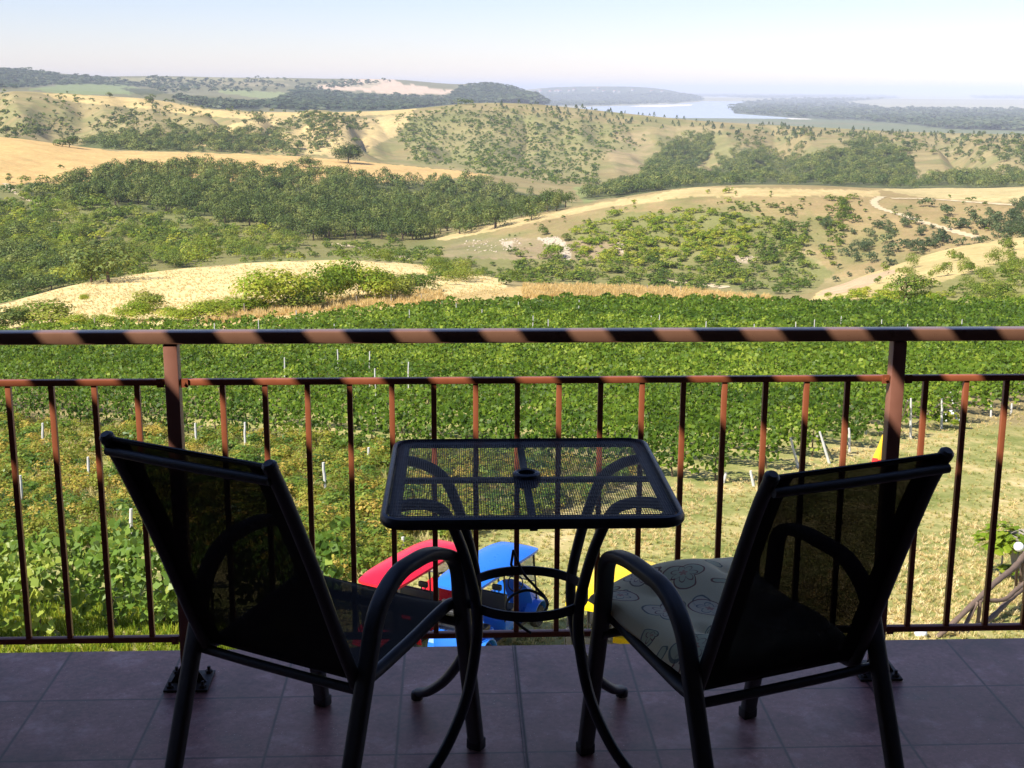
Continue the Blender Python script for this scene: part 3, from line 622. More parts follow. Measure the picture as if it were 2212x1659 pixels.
for q, (x, y, h, w_, s_) in enumerate([(150, 318, 9, 13, 1), (330, 222, 11, 15, 3), (237, 210, 7, 9, 4), (15, 292, 9, 11, 8), (558, 268, 12, 14, 9)]):
    single_tree(x, y, h, w_, 'wood', ['broad dark tree at the left end of the thicket behind the tan field', 'round dark tree alone on the yellow ridge field', 'small dark tree on the crest of the yellow ridge field', 'dark tree at the left edge above the tan field', 'tall dark tree over the far thicket'][q], seed=s_+40, nl=420, size=.06, lobes=7)
single_tree(1005, 226, 11, 24, 'wood', 'low dark tree clump on the top of the broad far hill', seed=77, nl=300, size=.06, trunk=False)
single_tree(1192, 557, 5.0, 5.6, 'lime', 'round bright green bush in front of the white cliff', seed=12, nl=1300, size=.04, trunk=False, low=.02, name='bush', cat='bush')
single_tree(1172, 508, 3.2, 3.0, 'scrub', 'small bush perched on the rim above the white cliff', seed=13, nl=500, size=.055, trunk=False, low=.02, name='bush', cat='bush')
single_tree(1222, 520, 2.6, 3.0, 'wood', 'dark bush at the right side of the white cliff', seed=14, nl=400, size=.06, trunk=False, low=.02, name='bush', cat='bush')
single_tree(1955, 650, 4.0, 4.4, 'scrub', 'half bare grey-green bush at the foot of the right spur', seed=15, nl=900, size=.035, low=.02, name='bush', cat='bush')
# thicket in front of the wheat mound (about 130 m off)
TH = [(600, 668, 98, 128, 'lime', 'big yellowing oak-like bush at the left end of the wheat mound thicket', 61), (690, 660, 92, 92, 'lime', 'yellow-green bush right of the big yellowing bush', 62),
      (742, 652, 108, 84, 'lime', 'tallest pale green bush in the wheat mound thicket', 63), (797, 650, 84, 100, 'lime', 'feathery pale green bush toward the right of the thicket', 64),
      (852, 642, 62, 84, 'scrub', 'dark leafy bush near the right end of the thicket', 65), (905, 628, 42, 84, 'scrub', 'low bush at the right end of the wheat mound thicket', 66),
      (655, 666, 45, 90, 'scrub', 'low green bush at the foot of the big yellowing bush', 67), (445, 690, 42, 90, 'lime', 'low yellow-green bush on the thicket’s left arm', 68),
      (500, 676, 36, 84, 'lime', 'spreading lime bush below the pale wheat', 69), (318, 672, 46, 70, 'scrub', 'olive bush standing alone on the wheat edge', 70),
      (290, 694, 44, 70, 'lime', 'yellow-green bush just above the handrail, left', 71), (90, 706, 56, 110, 'scrub', 'large dark bush above the handrail at far left', 72),
      (25, 712, 52, 80, 'wood', 'dark bush touching the left frame edge above the handrail', 73), (170, 712, 32, 56, 'lime', 'bright bush beside the large dark left bush', 74),
      (222, 708, 30, 50, 'lime', 'round lime bush between the dark bush and the wheat', 75), (183, 652, 18, 18, 'lime', 'tiny shrub alone in the pale wheat', 76),
      (385, 694, 36, 70, 'lime', 'low weedy bush left of the thicket', 77), (550, 672, 30, 70, 'lime', 'low bush against the big yellowing bush', 78)]
for (x, y, h, w_, key, lab, s_) in TH:
    d_ = np.hypot(*hit(x, y)[0][:2])/FOC
    single_tree(x, y, h*d_*1.1, w_*d_*1.15, key, lab, seed=s_, nl=2600, size=.03, lobes=18, low=.0, name='bush', cat='bush', trunk=False)
# ------------------------------------------------------------------ low growth as stuff
def tufts(n, seed, blades, h, spread):
    r = np.random.default_rng(seed); a = r.random(n*0+blades)*2*PI; q = r.random(blades)*spread; x, y = np.cos(a)*q, np.sin(a)*q
    l = h*(.5+.6*r.random(blades)); ln = (r.random((blades, 2))-.5)*h*.9; wd = .02*h/.25; d = np.stack([np.cos(a+1.57), np.sin(a+1.57)], 1)*wd
    z = np.zeros(blades); V = np.stack([np.stack([x-d[:, 0], y-d[:, 1], z], 1), np.stack([x+d[:, 0], y+d[:, 1], z], 1),
        np.stack([x+ln[:, 0]+d[:, 0]*.3, y+ln[:, 1]+d[:, 1]*.3, l], 1), np.stack([x+ln[:, 0]-d[:, 0]*.3, y+ln[:, 1]-d[:, 1]*.3, l], 1)], 1)
    return V.reshape(-1, 3), np.repeat(r.random(blades), 4)
TF = [tufts(0, 600+i, 16, 1., .35) for i in range(6)]
def strew(name, poly, n, h0, h1, key, seed, lab, cat='grass', wf=1., tint=0., protos=TF, **k):
    P = sample(poly, n, seed=seed, jitter=.004, **k); r = np.random.default_rng(seed); h = h0+(h1-h0)*r.random(len(P))
    V, T = merge(protos, P, h, h*wf, tint); return soup(name, V, T, LEAF[key], kind='stuff', label=lab, cat=cat)
strew('dry_weeds', [(1130, 617), (1400, 620), (1660, 636), (1665, 650), (1400, 645), (1130, 645)], 1500, .3, .7, 'orange', 81, 'orange dry weeds along the far right edge of the vineyard', lo=98, hi=200)
strew('dry_weeds', [(520, 664), (700, 648), (960, 628), (960, 655), (700, 672), (480, 698), (430, 698)], 1000, .3, .7, 'orange', 83, 'rusty dry grass at the foot of the wheat mound thicket', lo=98, hi=200)
strew('wheat', [(-100, 690), (0, 664), (100, 632), (300, 592), (500, 573), (700, 563), (900, 572), (1085, 602), (1100, 640), (700, 650), (300, 700)], 5200, .10, .26, 'straw', 82, 'pale ripe wheat stubble on the rounded mound', cat='wheat', lo=110, hi=240, wf=1.4)
# ================================================================== VINEYARD
def gz(x, y): return float(H(x, y))
RU = np.array([-.866, .5]); RN = np.array([.5, .866]); R0 = np.array([9.0, 40.4]); REND = np.array([15.9, 17.1])/22.8
VPOLY = [(-30, 58), (-75, 80), (-60, 92), (-33, 94), (-24, 94), (-16, 93), (-9, 104), (0, 116), (12, 124), (30, 124), (55, 122), (95, 118), (95, 60), (60, 40), (0, 20), (-60, 20)]
def vine_row(x, y, per, size, seed, key='vine', top=2.0, wid=.45, bot=.35):
    """leaves of one trellised row whose centre line passes the points x,y (spaced evenly)"""
    r = np.random.default_rng(seed); n = int(per); i = np.repeat(np.arange(len(x)-1), n); t = r.random(len(i))
    cx = x[i]*(1-t)+x[i+1]*t; cy = y[i]*(1-t)+y[i+1]*t; s = i+t
    lump = .5+.5*np.sin(s*1.1+seed)*np.sin(s*.37+2*seed); gaps = vnoise(s/2.2, s*0+seed, 5)
    tp = top*(.84+.22*lump+.13*(vnoise(s*.9, s*0+seed*3.1, 6)-.5)); a = r.random(len(i))
    side = np.where(a < .62, -1, np.where(a < .86, 0, 1)); th = r.random(len(i))
    zz = np.where(side == 0, tp*(.93+.12*r.random(len(i))), bot+(tp-bot)*th**.8); off = np.where(side == 0, (r.random(len(i))-.5)*2*wid*.8, side*wid*(.75+.4*r.random(len(i)))*(.65+.5*np.sin(th*2.6)))
    off *= .8+.5*gaps
    px = cx-RN[0]*0+RN[0]*off; py = cy+RN[1]*off; nn = np.stack([RN[0]*side, RN[1]*side, .55+0*side], 1).astype(float)+unit(len(i), r)*.75
    nn /= np.linalg.norm(nn, axis=1)[:, None]; g = H(cx, cy); P = np.stack([px, py, g+zz], 1)
    yel = (vnoise(s/3, s*0+seed, 9) > .8)*.35*r.random(len(i))
    tint = np.clip(.12+.5*r.random(len(i))+.25*(gaps-.5)+yel+(r.random(len(i)) < .05)*.4, 0, 1)
    return leaves(P, nn, size, r, .8), np.repeat(tint, 4)
k = 0; n_row = 0
while True:
    c0 = R0+REND*(3.3*k+.0); 
    if k > 31: break
    s = np.arange(0, 190, .5); X = c0[0]+RU[0]*s; Y = c0[1]+RU[1]*s; az = np.degrees(np.arctan2(X, Y)); ok = inpoly(X, Y, VPOLY) & (az > -21) & (az < 27)
    if ok.sum() > 6:
        X, Y = X[ok], Y[ok]; d = np.hypot(X, Y).mean(); near = d < 62
        V, T = vine_row(X, Y, 120 if k < 3 else 95 if k < 7 else 62 if k < 16 else 46, .082 if k < 3 else .092 if k < 7 else .118 if k < 16 else .145, 1000+k)
        o = empty('vine_row', (X[0], Y[0], gz(X[0], Y[0])))
        lv = soup('foliage', V-np.array(o.location[:]), T, LEAF['vine'], parent=o)
        if k < 3:
            for q in range(1, len(X), 3):
                mb = MB(); g = gz(X[q], Y[q]); a = random.uniform(-.1, .1); mb.tube([(X[q]-X[0], Y[q]-Y[0], g-.05-o.location.z), (X[q]-X[0]+a, Y[q]-Y[0], g+.5-o.location.z), (X[q]-X[0]-a, Y[q]-Y[0]+.05, g+1-o.location.z)], [.035, .028, .02], n=5)
                mb.build('stem', M['bark'], o)
        which = ['nearest of the long vine rows, at the edge of the dry weeds', 'second of the long vine rows from the lawn', 'third of the long vine rows from the lawn'][k] if k < 3 else 'one of the dense green vine rows merging into a solid canopy'
        tag(o, ('green grapevines, ' if k < 3 else '')+which, 'vine row', 'dense vine rows of the big vineyard' if k >= 3 else 'front vine rows')
    k += 1
# rows close below the balcony at the left
def near_row(pts, top, per, size, seed, label, wid=.55):
    p = np.array(pts, float); L = np.concatenate([[0], np.cumsum(np.hypot(*np.diff(p, axis=0).T))]); s = np.arange(0, L[-1], .25)
    X = np.interp(s, L, p[:, 0]); Y = np.interp(s, L, p[:, 1]); V, T = vine_row(X, Y, per, size, seed, top=top, wid=wid, bot=.3)
    o = empty('vine_row', (X[0], Y[0], gz(X[0], Y[0])), label=label, cat='vine row'); b = np.array(o.location[:])
    soup('foliage', V-b, np.clip(T+.08, 0, 1), LEAF['nearvine'], parent=o)
    for q in range(2, len(X), 4):
        mb = MB()
        g = gz(X[q], Y[q])-b[2]; a = random.uniform(-.15, .15); x_, y_ = X[q]-b[0], Y[q]-b[1]
        mb.tube([(x_, y_, g-.05), (x_+a, y_, g+.45), (x_-a*.5, y_+.06, g+1), (x_+a, y_, g+1.4)], [.04, .03, .022, .012], n=6)
        mb.build('stem', M['bark'], o)
near_row([(-13, 24.6), (-8.4, 24.9), (-7.6, 24.9)], 1.75, 75, .10, 2001, 'tall leafy vines at the left edge behind the balusters')
near_row([(-7.5, 25.5), (-6.2, 25.3), (-4.6, 25.2)], 1.9, 80, .10, 2002, 'bright leafy vines hanging over the railing foot by the left chair')
near_row([(-14, 27.0), (-9, 27.6), (-6.4, 27.8)], 1.7, 60, .11, 2003, 'second leafy vine row behind the one at the left edge')
near_row([(-4.4, 26.3), (-3.2, 26.4), (-2.1, 26.2)], 1.75, 75, .10, 2004, 'short vine clump behind the red cart roof')
# weeds between the vines and the lawn
WEEDZ = [(-150, 900), (0, 905), (300, 925), (500, 945), (700, 960), (850, 975), (1200, 1005), (1360, 1020), (1300, 1075), (1120, 1130), (1000, 1160), (900, 1220), (800, 1260), (650, 1250), (400, 1190), (0, 1170), (-150, 1170)]
WEEDP = [crown(800+i, 300, 8, .05, (1.1, 1.1, .8), .0) for i in range(6)]
strew('weeds', WEEDZ, 800, .25, .95, 'weed', 91, 'tangled yellow-green and rusty weeds below the vineyard', cat='weeds', wf=1.3, protos=WEEDP, lo=20, hi=80)
strew('weeds', WEEDZ, 2600, .10, .40, 'grass', 92, 'tall drying grass among the weeds below the vineyard', lo=20, hi=80)
strew('weeds', WEEDZ, 420, .4, .8, 'nearvine', 93, 'overgrown abandoned vine shoots among the weeds', cat='weeds', wf=1.3, protos=MID, lo=20, hi=80, clump=.7)
LAWN = [(560, 1420), (800, 1250), (1000, 1165), (1300, 1060), (1500, 1065), (1800, 1005), (2212, 880), (2330, 870), (2330, 1420)]
strew('grass', LAWN, 7000, .04, .12, 'grass', 94, 'short half dry lawn grass', wf=1.5, lo=15, hi=80)
strew('grass', [(-100, 1300), (420, 1300), (560, 1420), (-100, 1420)], 1400, .08, .25, 'lime', 95, 'fresh green grass under the near vines', wf=1., lo=15, hi=60)
strew('straw', [(1400, 1050), (1560, 1040), (1720, 1000), (1870, 940), (2000, 915), (2212, 870), (2300, 880), (2212, 900), (2000, 960), (1850, 1000), (1640, 1060), (1500, 1075)], 700, .04, .12, 'straw', 96, 'pale cut straw lying along the vine row ends', cat='straw', lo=15, hi=90, wf=1.6)
strew('straw', [(1600, 1330), (1750, 1250), (2212, 1080), (2300, 1080), (2300, 1300), (2000, 1400), (1600, 1400)], 1600, .04, .12, 'straw', 97, 'pale straw strewn over the right part of the lawn', cat='straw', lo=15, hi=60, wf=2.)
strew('straw', [(1340, 1090), (1560, 1060), (1560, 1130), (1480, 1200), (1300, 1180)], 260, .04, .10, 'straw', 98, 'patch of straw beside the table corner on the lawn', cat='straw', lo=15, hi=60, wf=2.)
# ------------------------------------------------------------------ posts: (top px, base px) measured in the photograph
def post(tp, bp, label, rad=.045, struts=(), matk='whitepost', hgt=None, grp=None):
    if bp is not None:
        B = hit(*bp)[0]; d = ray(*tp); hr = math.hypot(B[0], B[1]); T = d*(hr/math.hypot(d[0], d[1]))+np.array([0, 0, EYE])
    else:
        T = hit(tp[0], tp[1], dz=hgt)[0]; B = T.copy(); T = np.array([B[0]+random.uniform(-.06, .06), B[1], B[2]+hgt])
    o = empty('vineyard_post', tuple(B), label=label, cat='post', group=grp); d = T-B
    mb = MB(); n = 6; pts = [d*q/n+np.array([random.uniform(-1, 1), random.uniform(-1, 1), 0])*.012*(0 < q < n) for q in range(-1, n+1)]
    mb.tube(pts, [rad*(1.1-.25*q/n)*random.uniform(.93, 1.07) for q in range(n+2)], n=8); p = mb.build('post', M[matk], o)
    for a, b in struts:
        Bs = hit(*b)[0]; ds = ray(*a); hr = math.hypot(B[0], B[1]); Ts = ds*(hr/math.hypot(ds[0], ds[1]))+np.array([0, 0, EYE])
        mb = MB(); mb.tube(catmull([Bs-B-(Ts-Bs)*.05, (Bs+Ts)/2-B+np.array([.02, .02, .02]), Ts-B], 4), rad*.75, n=7); mb.build('strut', M['greywood'], o)
    return o
E_ = [((1967.8, 860), (1967, 948), [((1961, 865), (1942, 921))], 'tall whitewashed end post with one diagonal strut, right of the brown railing post'),
 ((2034.9, 861.5), (2034, 926), [((2031, 872), (1979.5, 915.6))], 'white end post with a long low strut, next to small white flowers'),
 ((2054, 847), (2066, 907), [((2053, 848.6), (2038, 862))], 'slanting grey end post forming a peak with a short strut'),
 ((2141.9, 874), (2140.6, 901), [((2134, 859), (2113.5, 881))], 'short white end post with a leaning stake, near the right edge'),
 ((2185.7, 872), (2184, 893.7), [], 'short post half hidden by the second baluster from the right'),
 ((2214, 822), (2197, 853), [], 'leaning grey stake cut by the right frame edge'),
 ((1867.3, 909), (1870, 938.8), [], 'short post in the leaves left of the closed yellow umbrella'),
 ((1770.6, 932.4), (1791.2, 1000.7), [((1765, 942), (1775, 950))], 'leaning forked pale post above the right chair back'),
 ((1707.5, 946.6), (1724, 1011), [], 'leaning pale post at the left corner of the right chair back'),
 ((1833.8, 924.6), (1835, 980), [], 'thin upright post behind a baluster left of the closed umbrella'),
 ((1568, 1020), (1562.7, 1043.5), [], 'stub post under the leaves at the near corner of the vineyard'),
 ((1621.8, 1017), (1628.5, 1050.2), [], 'leaning stub post just left of the right chair back'),
 ((529, 912), (530, 976), [], 'straight whitewashed post standing above the left chair back'),
 ((421.7, 914), (425, 967), [], 'thin grey post just right of the left railing post'),
 ((91.7, 914), (93.3, 967), [], 'grey stake in the dry weeds at far left'),
 ((190, 987), (191.7, 1046), [], 'thick short post left of the left chair’s top corner'),
 ((698.4, 999), (705, 1082), [], 'slightly leaning post in the weeds between left chair and table'),
 ((43.3, 1027), (48.3, 1107), [], 'pale post behind the leftmost balusters above the near vines'),
 ((283, 1099), (284, 1200), [], 'post rising out of the near vines beside the left chair back'),
 ((561.7, 855.7), (563.4, 872), [], 'small white stake inside the vines above the left chair'),
 ((796, 967), (796, 1003), [], 'small stake in the grass left of the table top'),
 ((1087.8, 852), (1091, 889), [], 'crooked white post in a gap of the vines above the table'),
 ((1361.8, 892), (1365, 909), [], 'short white stake in the vines, right above the table'),
 ((929.4, 924), (929.4, 941), [], 'short stake in the vines over the table’s left half'),
 ((1050.5, 880), (1050.5, 893), [], 'tiny stake in the vines left of the crooked white post'),
 ((870, 1160), (871, 1215), [], 'pale stake behind the tip of the red cart roof')]
for tp, bp, st, lab in E_: post(tp, bp, lab, .05, st)
far_tops = [(796, 759), (880, 782), (811, 796), (612.7, 772), (1526, 694), (1816, 683), (1761, 690), (1720, 695), (1407, 682), (1424, 680), (640, 670), (461, 698), (885, 669), (720, 700), (560, 690), (985, 655), (1040, 668), (1150, 682), (1185, 690),
            (1250, 648), (1120, 652), (1630, 700), (1905, 690), (1960, 700), (2080, 690), (730, 755), (1400, 770), (1060, 790), (330, 760), (950, 690), (1100, 700), (1340, 690), (1590, 760), (1850, 790)]
for i, (x, y) in enumerate(far_tops[:26]): post((x, y), None, 'small white trellis post top poking out of the vine canopy', .036, hgt=2.3, grp='trellis post tops above the vine canopy')
for i, (x, y, h) in enumerate([(592, 672, 1.2), (668, 664, 1.2), (528, 680, 1.1), (770, 660, 1.), (845, 657, 1.), (205, 712, 1.), (110, 712, 1.), (910, 655, 1.), (1398, 632, 1.), (1470, 634, 1.)]):
    B = hit(x, y)[0]; o = empty('fence_stake', tuple(B), label='thin pale fence stake in the orange weeds behind the vineyard', cat='stake', group='fence stakes in the orange weeds')
    mb = MB(); mb.tube([(0, 0, -.1), (.02, 0, h*.5), (.0, .02, h)], .045, n=6); mb.build('stake', M['greywood'], o)
# dirt tracks laid on the ground
def track(name, pts, wid, m, **k):
    q = catmull(np.array(pts, float), 14); P = hit(q[:, 0], q[:, 1]); P = P[~np.isnan(P[:, 2])]
    T = np.gradient(P[:, :2], axis=0); T /= np.linalg.norm(T, axis=1)[:, None]+1e-9; n = np.stack([-T[:, 1], T[:, 0]], 1); V = []; F = []
    for i in range(len(P)):
        for s_ in (-1, -.33, .33, 1):
            w_ = wid*(1+.3*math.sin(i*1.7+s_)); x, y = P[i, 0]+n[i, 0]*w_*s_*.5, P[i, 1]+n[i, 1]*w_*s_*.5; V.append((x, y, gz(x, y)+.12))
    for i in range(len(P)-1):
        for j in range(3): a = i*4+j; F.append((a, a+1, a+5, a+4))
    return tag(np_mesh(name, V, np.array(F), m), kind='structure', **k)
M['track'] = simple('pale_track_dirt', (.52, .42, .26), .95, 0, .2, .6, 0, .1)
track('dirt_track', [(1905, 425), (1888, 436), (1900, 450), (1945, 464), (2000, 482), (2060, 500), (2112, 514)], 2.4, M['track'])
track('dirt_track', [(1925, 429), (2000, 430), (2100, 437), (2230, 446)], 2.0, M['track'])
track('dirt_track', [(720, 527), (800, 540), (850, 552), (885, 562)], 3., M['track'])
track('dirt_track', [(12, 396), (28, 412), (60, 430), (95, 445), (150, 462)], 3., M['track'])
track('dirt_track', [(1440, 606), (1500, 612), (1570, 622)], 3., M['track'])
# crumbling chalk bank: real broken ledges on the hill flank
M['chalk'] = simple('chalk_rock', (.50, .41, .31), .95, 0, .25, .8, 0, .1)
for j, (poly, n, lab) in enumerate([([(1160, 514), (1205, 512), (1228, 535), (1233, 558), (1215, 558), (1203, 535), (1175, 528)], 110, 'bright chalk ledge curving round the green bush'),
        ([(1000, 520), (1070, 518), (1075, 545), (1010, 545)], 44, 'low chalk streaks at the left end of the bank'), ([(1080, 515), (1125, 515), (1125, 545), (1090, 545)], 44, 'chalk streaks between the left end and the bush'),
        ([(1320, 514), (1346, 518), (1354, 550), (1325, 548)], 44, 'small chalk ledge right of the round bush'), ([(1560, 552), (1640, 552), (1640, 568), (1560, 568)], 24, 'thin chalk streaks low on the hill, right')]):
    P = sample(poly, n, seed=700+j, jitter=0.0); b = P[0].copy(); o = empty('chalk_outcrop', tuple(b), label=lab, cat='rock')
    for p in P:
        s_ = random.uniform(.25, .8); r_ = np.random.default_rng(int(p[0]*100) & 65535); V = unit(10, r_)*np.array([s_*.8, s_*.5, s_*.45])*(.7+.6*r_.random(10))[:, None]
        bm = bmesh.new(); [bm.verts.new(v) for v in V]; bmesh.ops.convex_hull(bm, input=list(bm.verts)); bmesh.ops.delete(bm, geom=[v for v in bm.verts if not v.link_faces], context='VERTS'); bm.verts.index_update(); mb = MB()
        mb.add([np.array(v.co[:])+p-b for v in bm.verts], [[v.index for v in f.verts] for f in bm.faces]); bm.free(); mb.build('rock', M['chalk'], o, smooth=False)
# town on the far shore: individual pale houses
M['townwall'] = simple('pale_house_wall', (.5, .48, .47), .8, 0, .1, .05, 0, .2); M['townroof'] = simple('tile_roof', (.40, .2, .15), .8, 0, .1, .05, 0, .2)
r_ = np.random.default_rng(88)
for i in range(22):
    x = r_.uniform(1150, 1440); y = 199-7*math.exp(-((x-1310)/110)**2)*r_.random()+r_.random()*2; P = hit(x, y)[0]
    if np.isnan(P[2]) or math.hypot(P[0], P[1]) < 9000: continue
    w_ = r_.uniform(22, 50); h = r_.uniform(9, 16); o = empty('house', tuple(P), r_.random(), label='tiny pale house in the hazy town across the river', cat='house', group='houses of the town across the river')
    mb = MB(); mb.box((-w_/2, -8, -6), (w_/2, 8, h)); mb.build('wall', M['townwall'], o, smooth=False)
    mb = MB(); mb.add([(-w_/2-1, -9, h), (w_/2+1, -9, h), (w_/2+1, 9, h), (-w_/2-1, 9, h), (-w_/2, 0, h+6), (w_/2, 0, h+6)], [(0, 1, 5, 4), (2, 3, 4, 5), (0, 4, 3), (1, 2, 5), (0, 3, 2, 1)]); mb.build('roof', M['townroof'], o, smooth=False)

# ================================================================== GARDEN THINGS
M['yellow'] = simple('yellow_fabric', (.85, .50, .02), .7, 0, .05, 10); M['redf'] = simple('red_fabric', (.7, .03, .03), .7, 0, .05, 10)
M['white'] = simple('white_plastic', (.8, .8, .8), .35, 0, .04, 10); M['globe'] = simple('white_globe_glass', (.88, .9, .92), .15, 0, .03, 8)
M['steel'] = simple('dark_steel', (.06, .06, .065), .4, .5, .1, 30)
B = hit(1905, 1035)[0]; o = empty('garden_umbrella', tuple(B), label='closed yellow garden umbrella with red band and white pole, behind the right railing post', cat='umbrella')
mb = MB(); mb.lathe([(.28, 0), (.28, .07), (.05, .1), (.05, .4)], n=20); mb.build('base', M['white'], o)
mb = MB(); mb.lathe([(.026, .1), (.032, 2.42)], n=12); mb.build('pole', M['white'], o)
mb = MB(); mb.lathe([(.012, 2.46), (.02, 2.5), (.045, 2.54), (.03, 2.6), (.002, 2.63)], n=12); mb.build('finial', M['white'], o)
prof = [(.04, 1.62), (.09, 1.5), (.15, 1.25), (.23, .98), (.3, .76)]
mb = MB(); V = []; F = []; n = 32
for r0, z0 in prof:
    for j in range(n): a = 2*PI*j/n; q = r0*(1+.22*math.cos(8*a)); V.append((q*math.cos(a), q*math.sin(a), z0))
for i in range(len(prof)-1):
    for j in range(n): F.append((i*n+j, i*n+(j+1) % n, (i+1)*n+(j+1) % n, (i+1)*n+j))
mb.add(V, F); mb.build('canopy', M['yellow'], o)
mb = MB(); V = []; F = []
for r0, z0 in [(.3, .76), (.32, .62), (.33, .5)]:
    for j in range(n): a = 2*PI*j/n; q = r0*(1+.24*math.cos(8*a)); V.append((q*math.cos(a), q*math.sin(a), z0))
for i in range(2):
    for j in range(n): F.append((i*n+j, i*n+(j+1) % n, (i+1)*n+(j+1) % n, (i+1)*n+j))
mb.add(V, F); mb.build('band', M['redf'], o)
def c7(x, y): return ((2200+x/4.483)*.86406, (1250+y/4.483)*.86406)
P = hit(*c7(1342, 870))[0]; o = empty('young_tree', tuple(P), label='small young tree with big lime green leaves by the branch trestle', cat='tree')
mb = MB(); mb.tube([(0, 0, -.05), (.02, 0, .5), (0, .02, .9), (.02, 0, 1.25)], [.028, .022, .018, .01], n=8)
for a in range(6): mb.tube([(0, 0, .75+.06*a), (.25*math.cos(a*1.1), .25*math.sin(a*1.1), 1+.05*a), (.5*math.cos(a*1.1), .5*math.sin(a*1.1), 1.05+.07*a)], [.01, .007, .004], n=5)
mb.build('trunk', M['greywood'], o)
r_ = np.random.default_rng(5); n = 240; u = unit(n, r_); u[:, 2] = np.abs(u[:, 2]); Pp = np.array([0, 0, .85])+u*np.array([.66, .66, .55])*(.45+.6*r_.random(n))[:, None]
nn = u*.5+np.array([0, 0, .8])+unit(n, r_)*.35; nn /= np.linalg.norm(nn, axis=1)[:, None]
soup('crown', leaves(Pp, nn, .125, r_, .72), np.repeat(np.clip(.35+.5*r_.random(n), 0, 1), 4), LEAF['lime'], parent=o)
P = hit(*c7(1390, 900))[0]; V, T = crown(991, 160, 5, .12); V = V*np.array([.6, .6, .45]); ob = soup('low_plant', V, T, LEAF['lime'], label='low leafy plant at the foot of the young lime-leaved tree', cat='plant'); ob.location = P
# rustic trestle of branches
A = lambda x, y, z: atz(*c7(x, y), z)
g = gz(*A(1100, 1200, -9)[:2]); base = A(1100, 1300, g); o = empty('branch_trestle', tuple(base), label='rustic trestle of crooked brown branches at the lower right corner', cat='trestle')
def branch(pts, r0, r1):
    q = catmull([np.array(p)-base for p in pts], 6); mb = MB(); m_ = len(q); mb.tube(q, np.linspace(r0, r1, m_)*(1+.12*np.sin(np.arange(m_)*2.1)), n=9); mb.build('branch', M['logwood'], o)
branch([A(560, 1600, g+.05), A(620, 1550, g+.15), A(800, 1400, g+.4), A(1130, 1080, g+.65), A(1300, 920, g+.72), A(1500, 760, g+.75), A(1640, 590, g+.85)], .05, .07)
branch([A(870, 1560, g), A(1090, 1150, g+.62)], .05, .04)
branch([A(1090, 1440, g), A(1125, 1130, g+.62)], .045, .04)
branch([A(1125, 1120, g+.6), A(1380, 1120, g+.45), A(1520, 1010, g+.45), A(1660, 900, g+.5)], .045, .05)
branch([A(1525, 950, g), A(1535, 740, g+.72)], .035, .035)
branch([A(1570, 990, g), A(1600, 690, g+.75)], .05, .045)
branch([A(1080, 1430, g+.03), A(1250, 1320, g+.05), A(1450, 1120, g+.04), A(1640, 960, g+.05)], .06, .06)
for nme, cxy, rr_, lab, mk, zc in [('globe_lamp', (457, 1487), .13, 'white globe garden lamp just beyond the railing foot, lower right', 'globe', .32), ('gazing_globe', (1555, 525), .115, 'small silvery globe lamp on a stake at the right edge', 'globe', .75)]:
    C_ = atz(*c7(*cxy), g+zc); o = empty(nme, (C_[0], C_[1], gz(C_[0], C_[1])), label=lab, cat='globe lamp'); zc2 = C_[2]-gz(C_[0], C_[1])
    mb = MB(); mb.lathe([(rr_*math.sin(PI*i/14)+1e-7, zc2-rr_*math.cos(PI*i/14)) for i in range(15)], n=24); mb.build('globe', M[mk], o)
    mb = MB(); mb.lathe([(.014, -.05), (.014, zc2-rr_*.95), (.045, zc2-rr_*.93), (.045, zc2-rr_*.75)], n=10); mb.build('stake', M['steel'], o)
C_ = atz(*c7(1605, 420), g+.5); o = empty('tree_stump', (C_[0], C_[1], gz(C_[0], C_[1])), label='weathered grey-brown wooden tub cut by the right edge above the globe', cat='tub')
mb = MB(); zt = 1.15; mb.lathe([(.16, 0), (.2, .3), (.3, .8), (.36, zt), (.31, zt), (.28, zt-.08), (0.0001, zt-.1)], n=18); mb.build('tub', M['greywood'], o)
P = hit(2055, 925)[0]; V, T = crown(992, 200, 5, .1); V = V*np.array([1.3, 1.3, .8]); ob = soup('flowering_bush', V, T, LEAF['lime'], label='small bush with white flowers at the foot of the white end posts', cat='bush'); ob.location = P
r_ = np.random.default_rng(3); u = unit(24, r_); u[:, 2] = abs(u[:, 2]); Pp = u*np.array([.5, .5, .6])+np.array([0, 0, .25]); FV = leaves(Pp, u, .06, r_, .9)
for i in range(24): np_mesh('flower', FV[i*4:i*4+4], np.arange(4).reshape(-1, 4), M['white'], parent=ob)

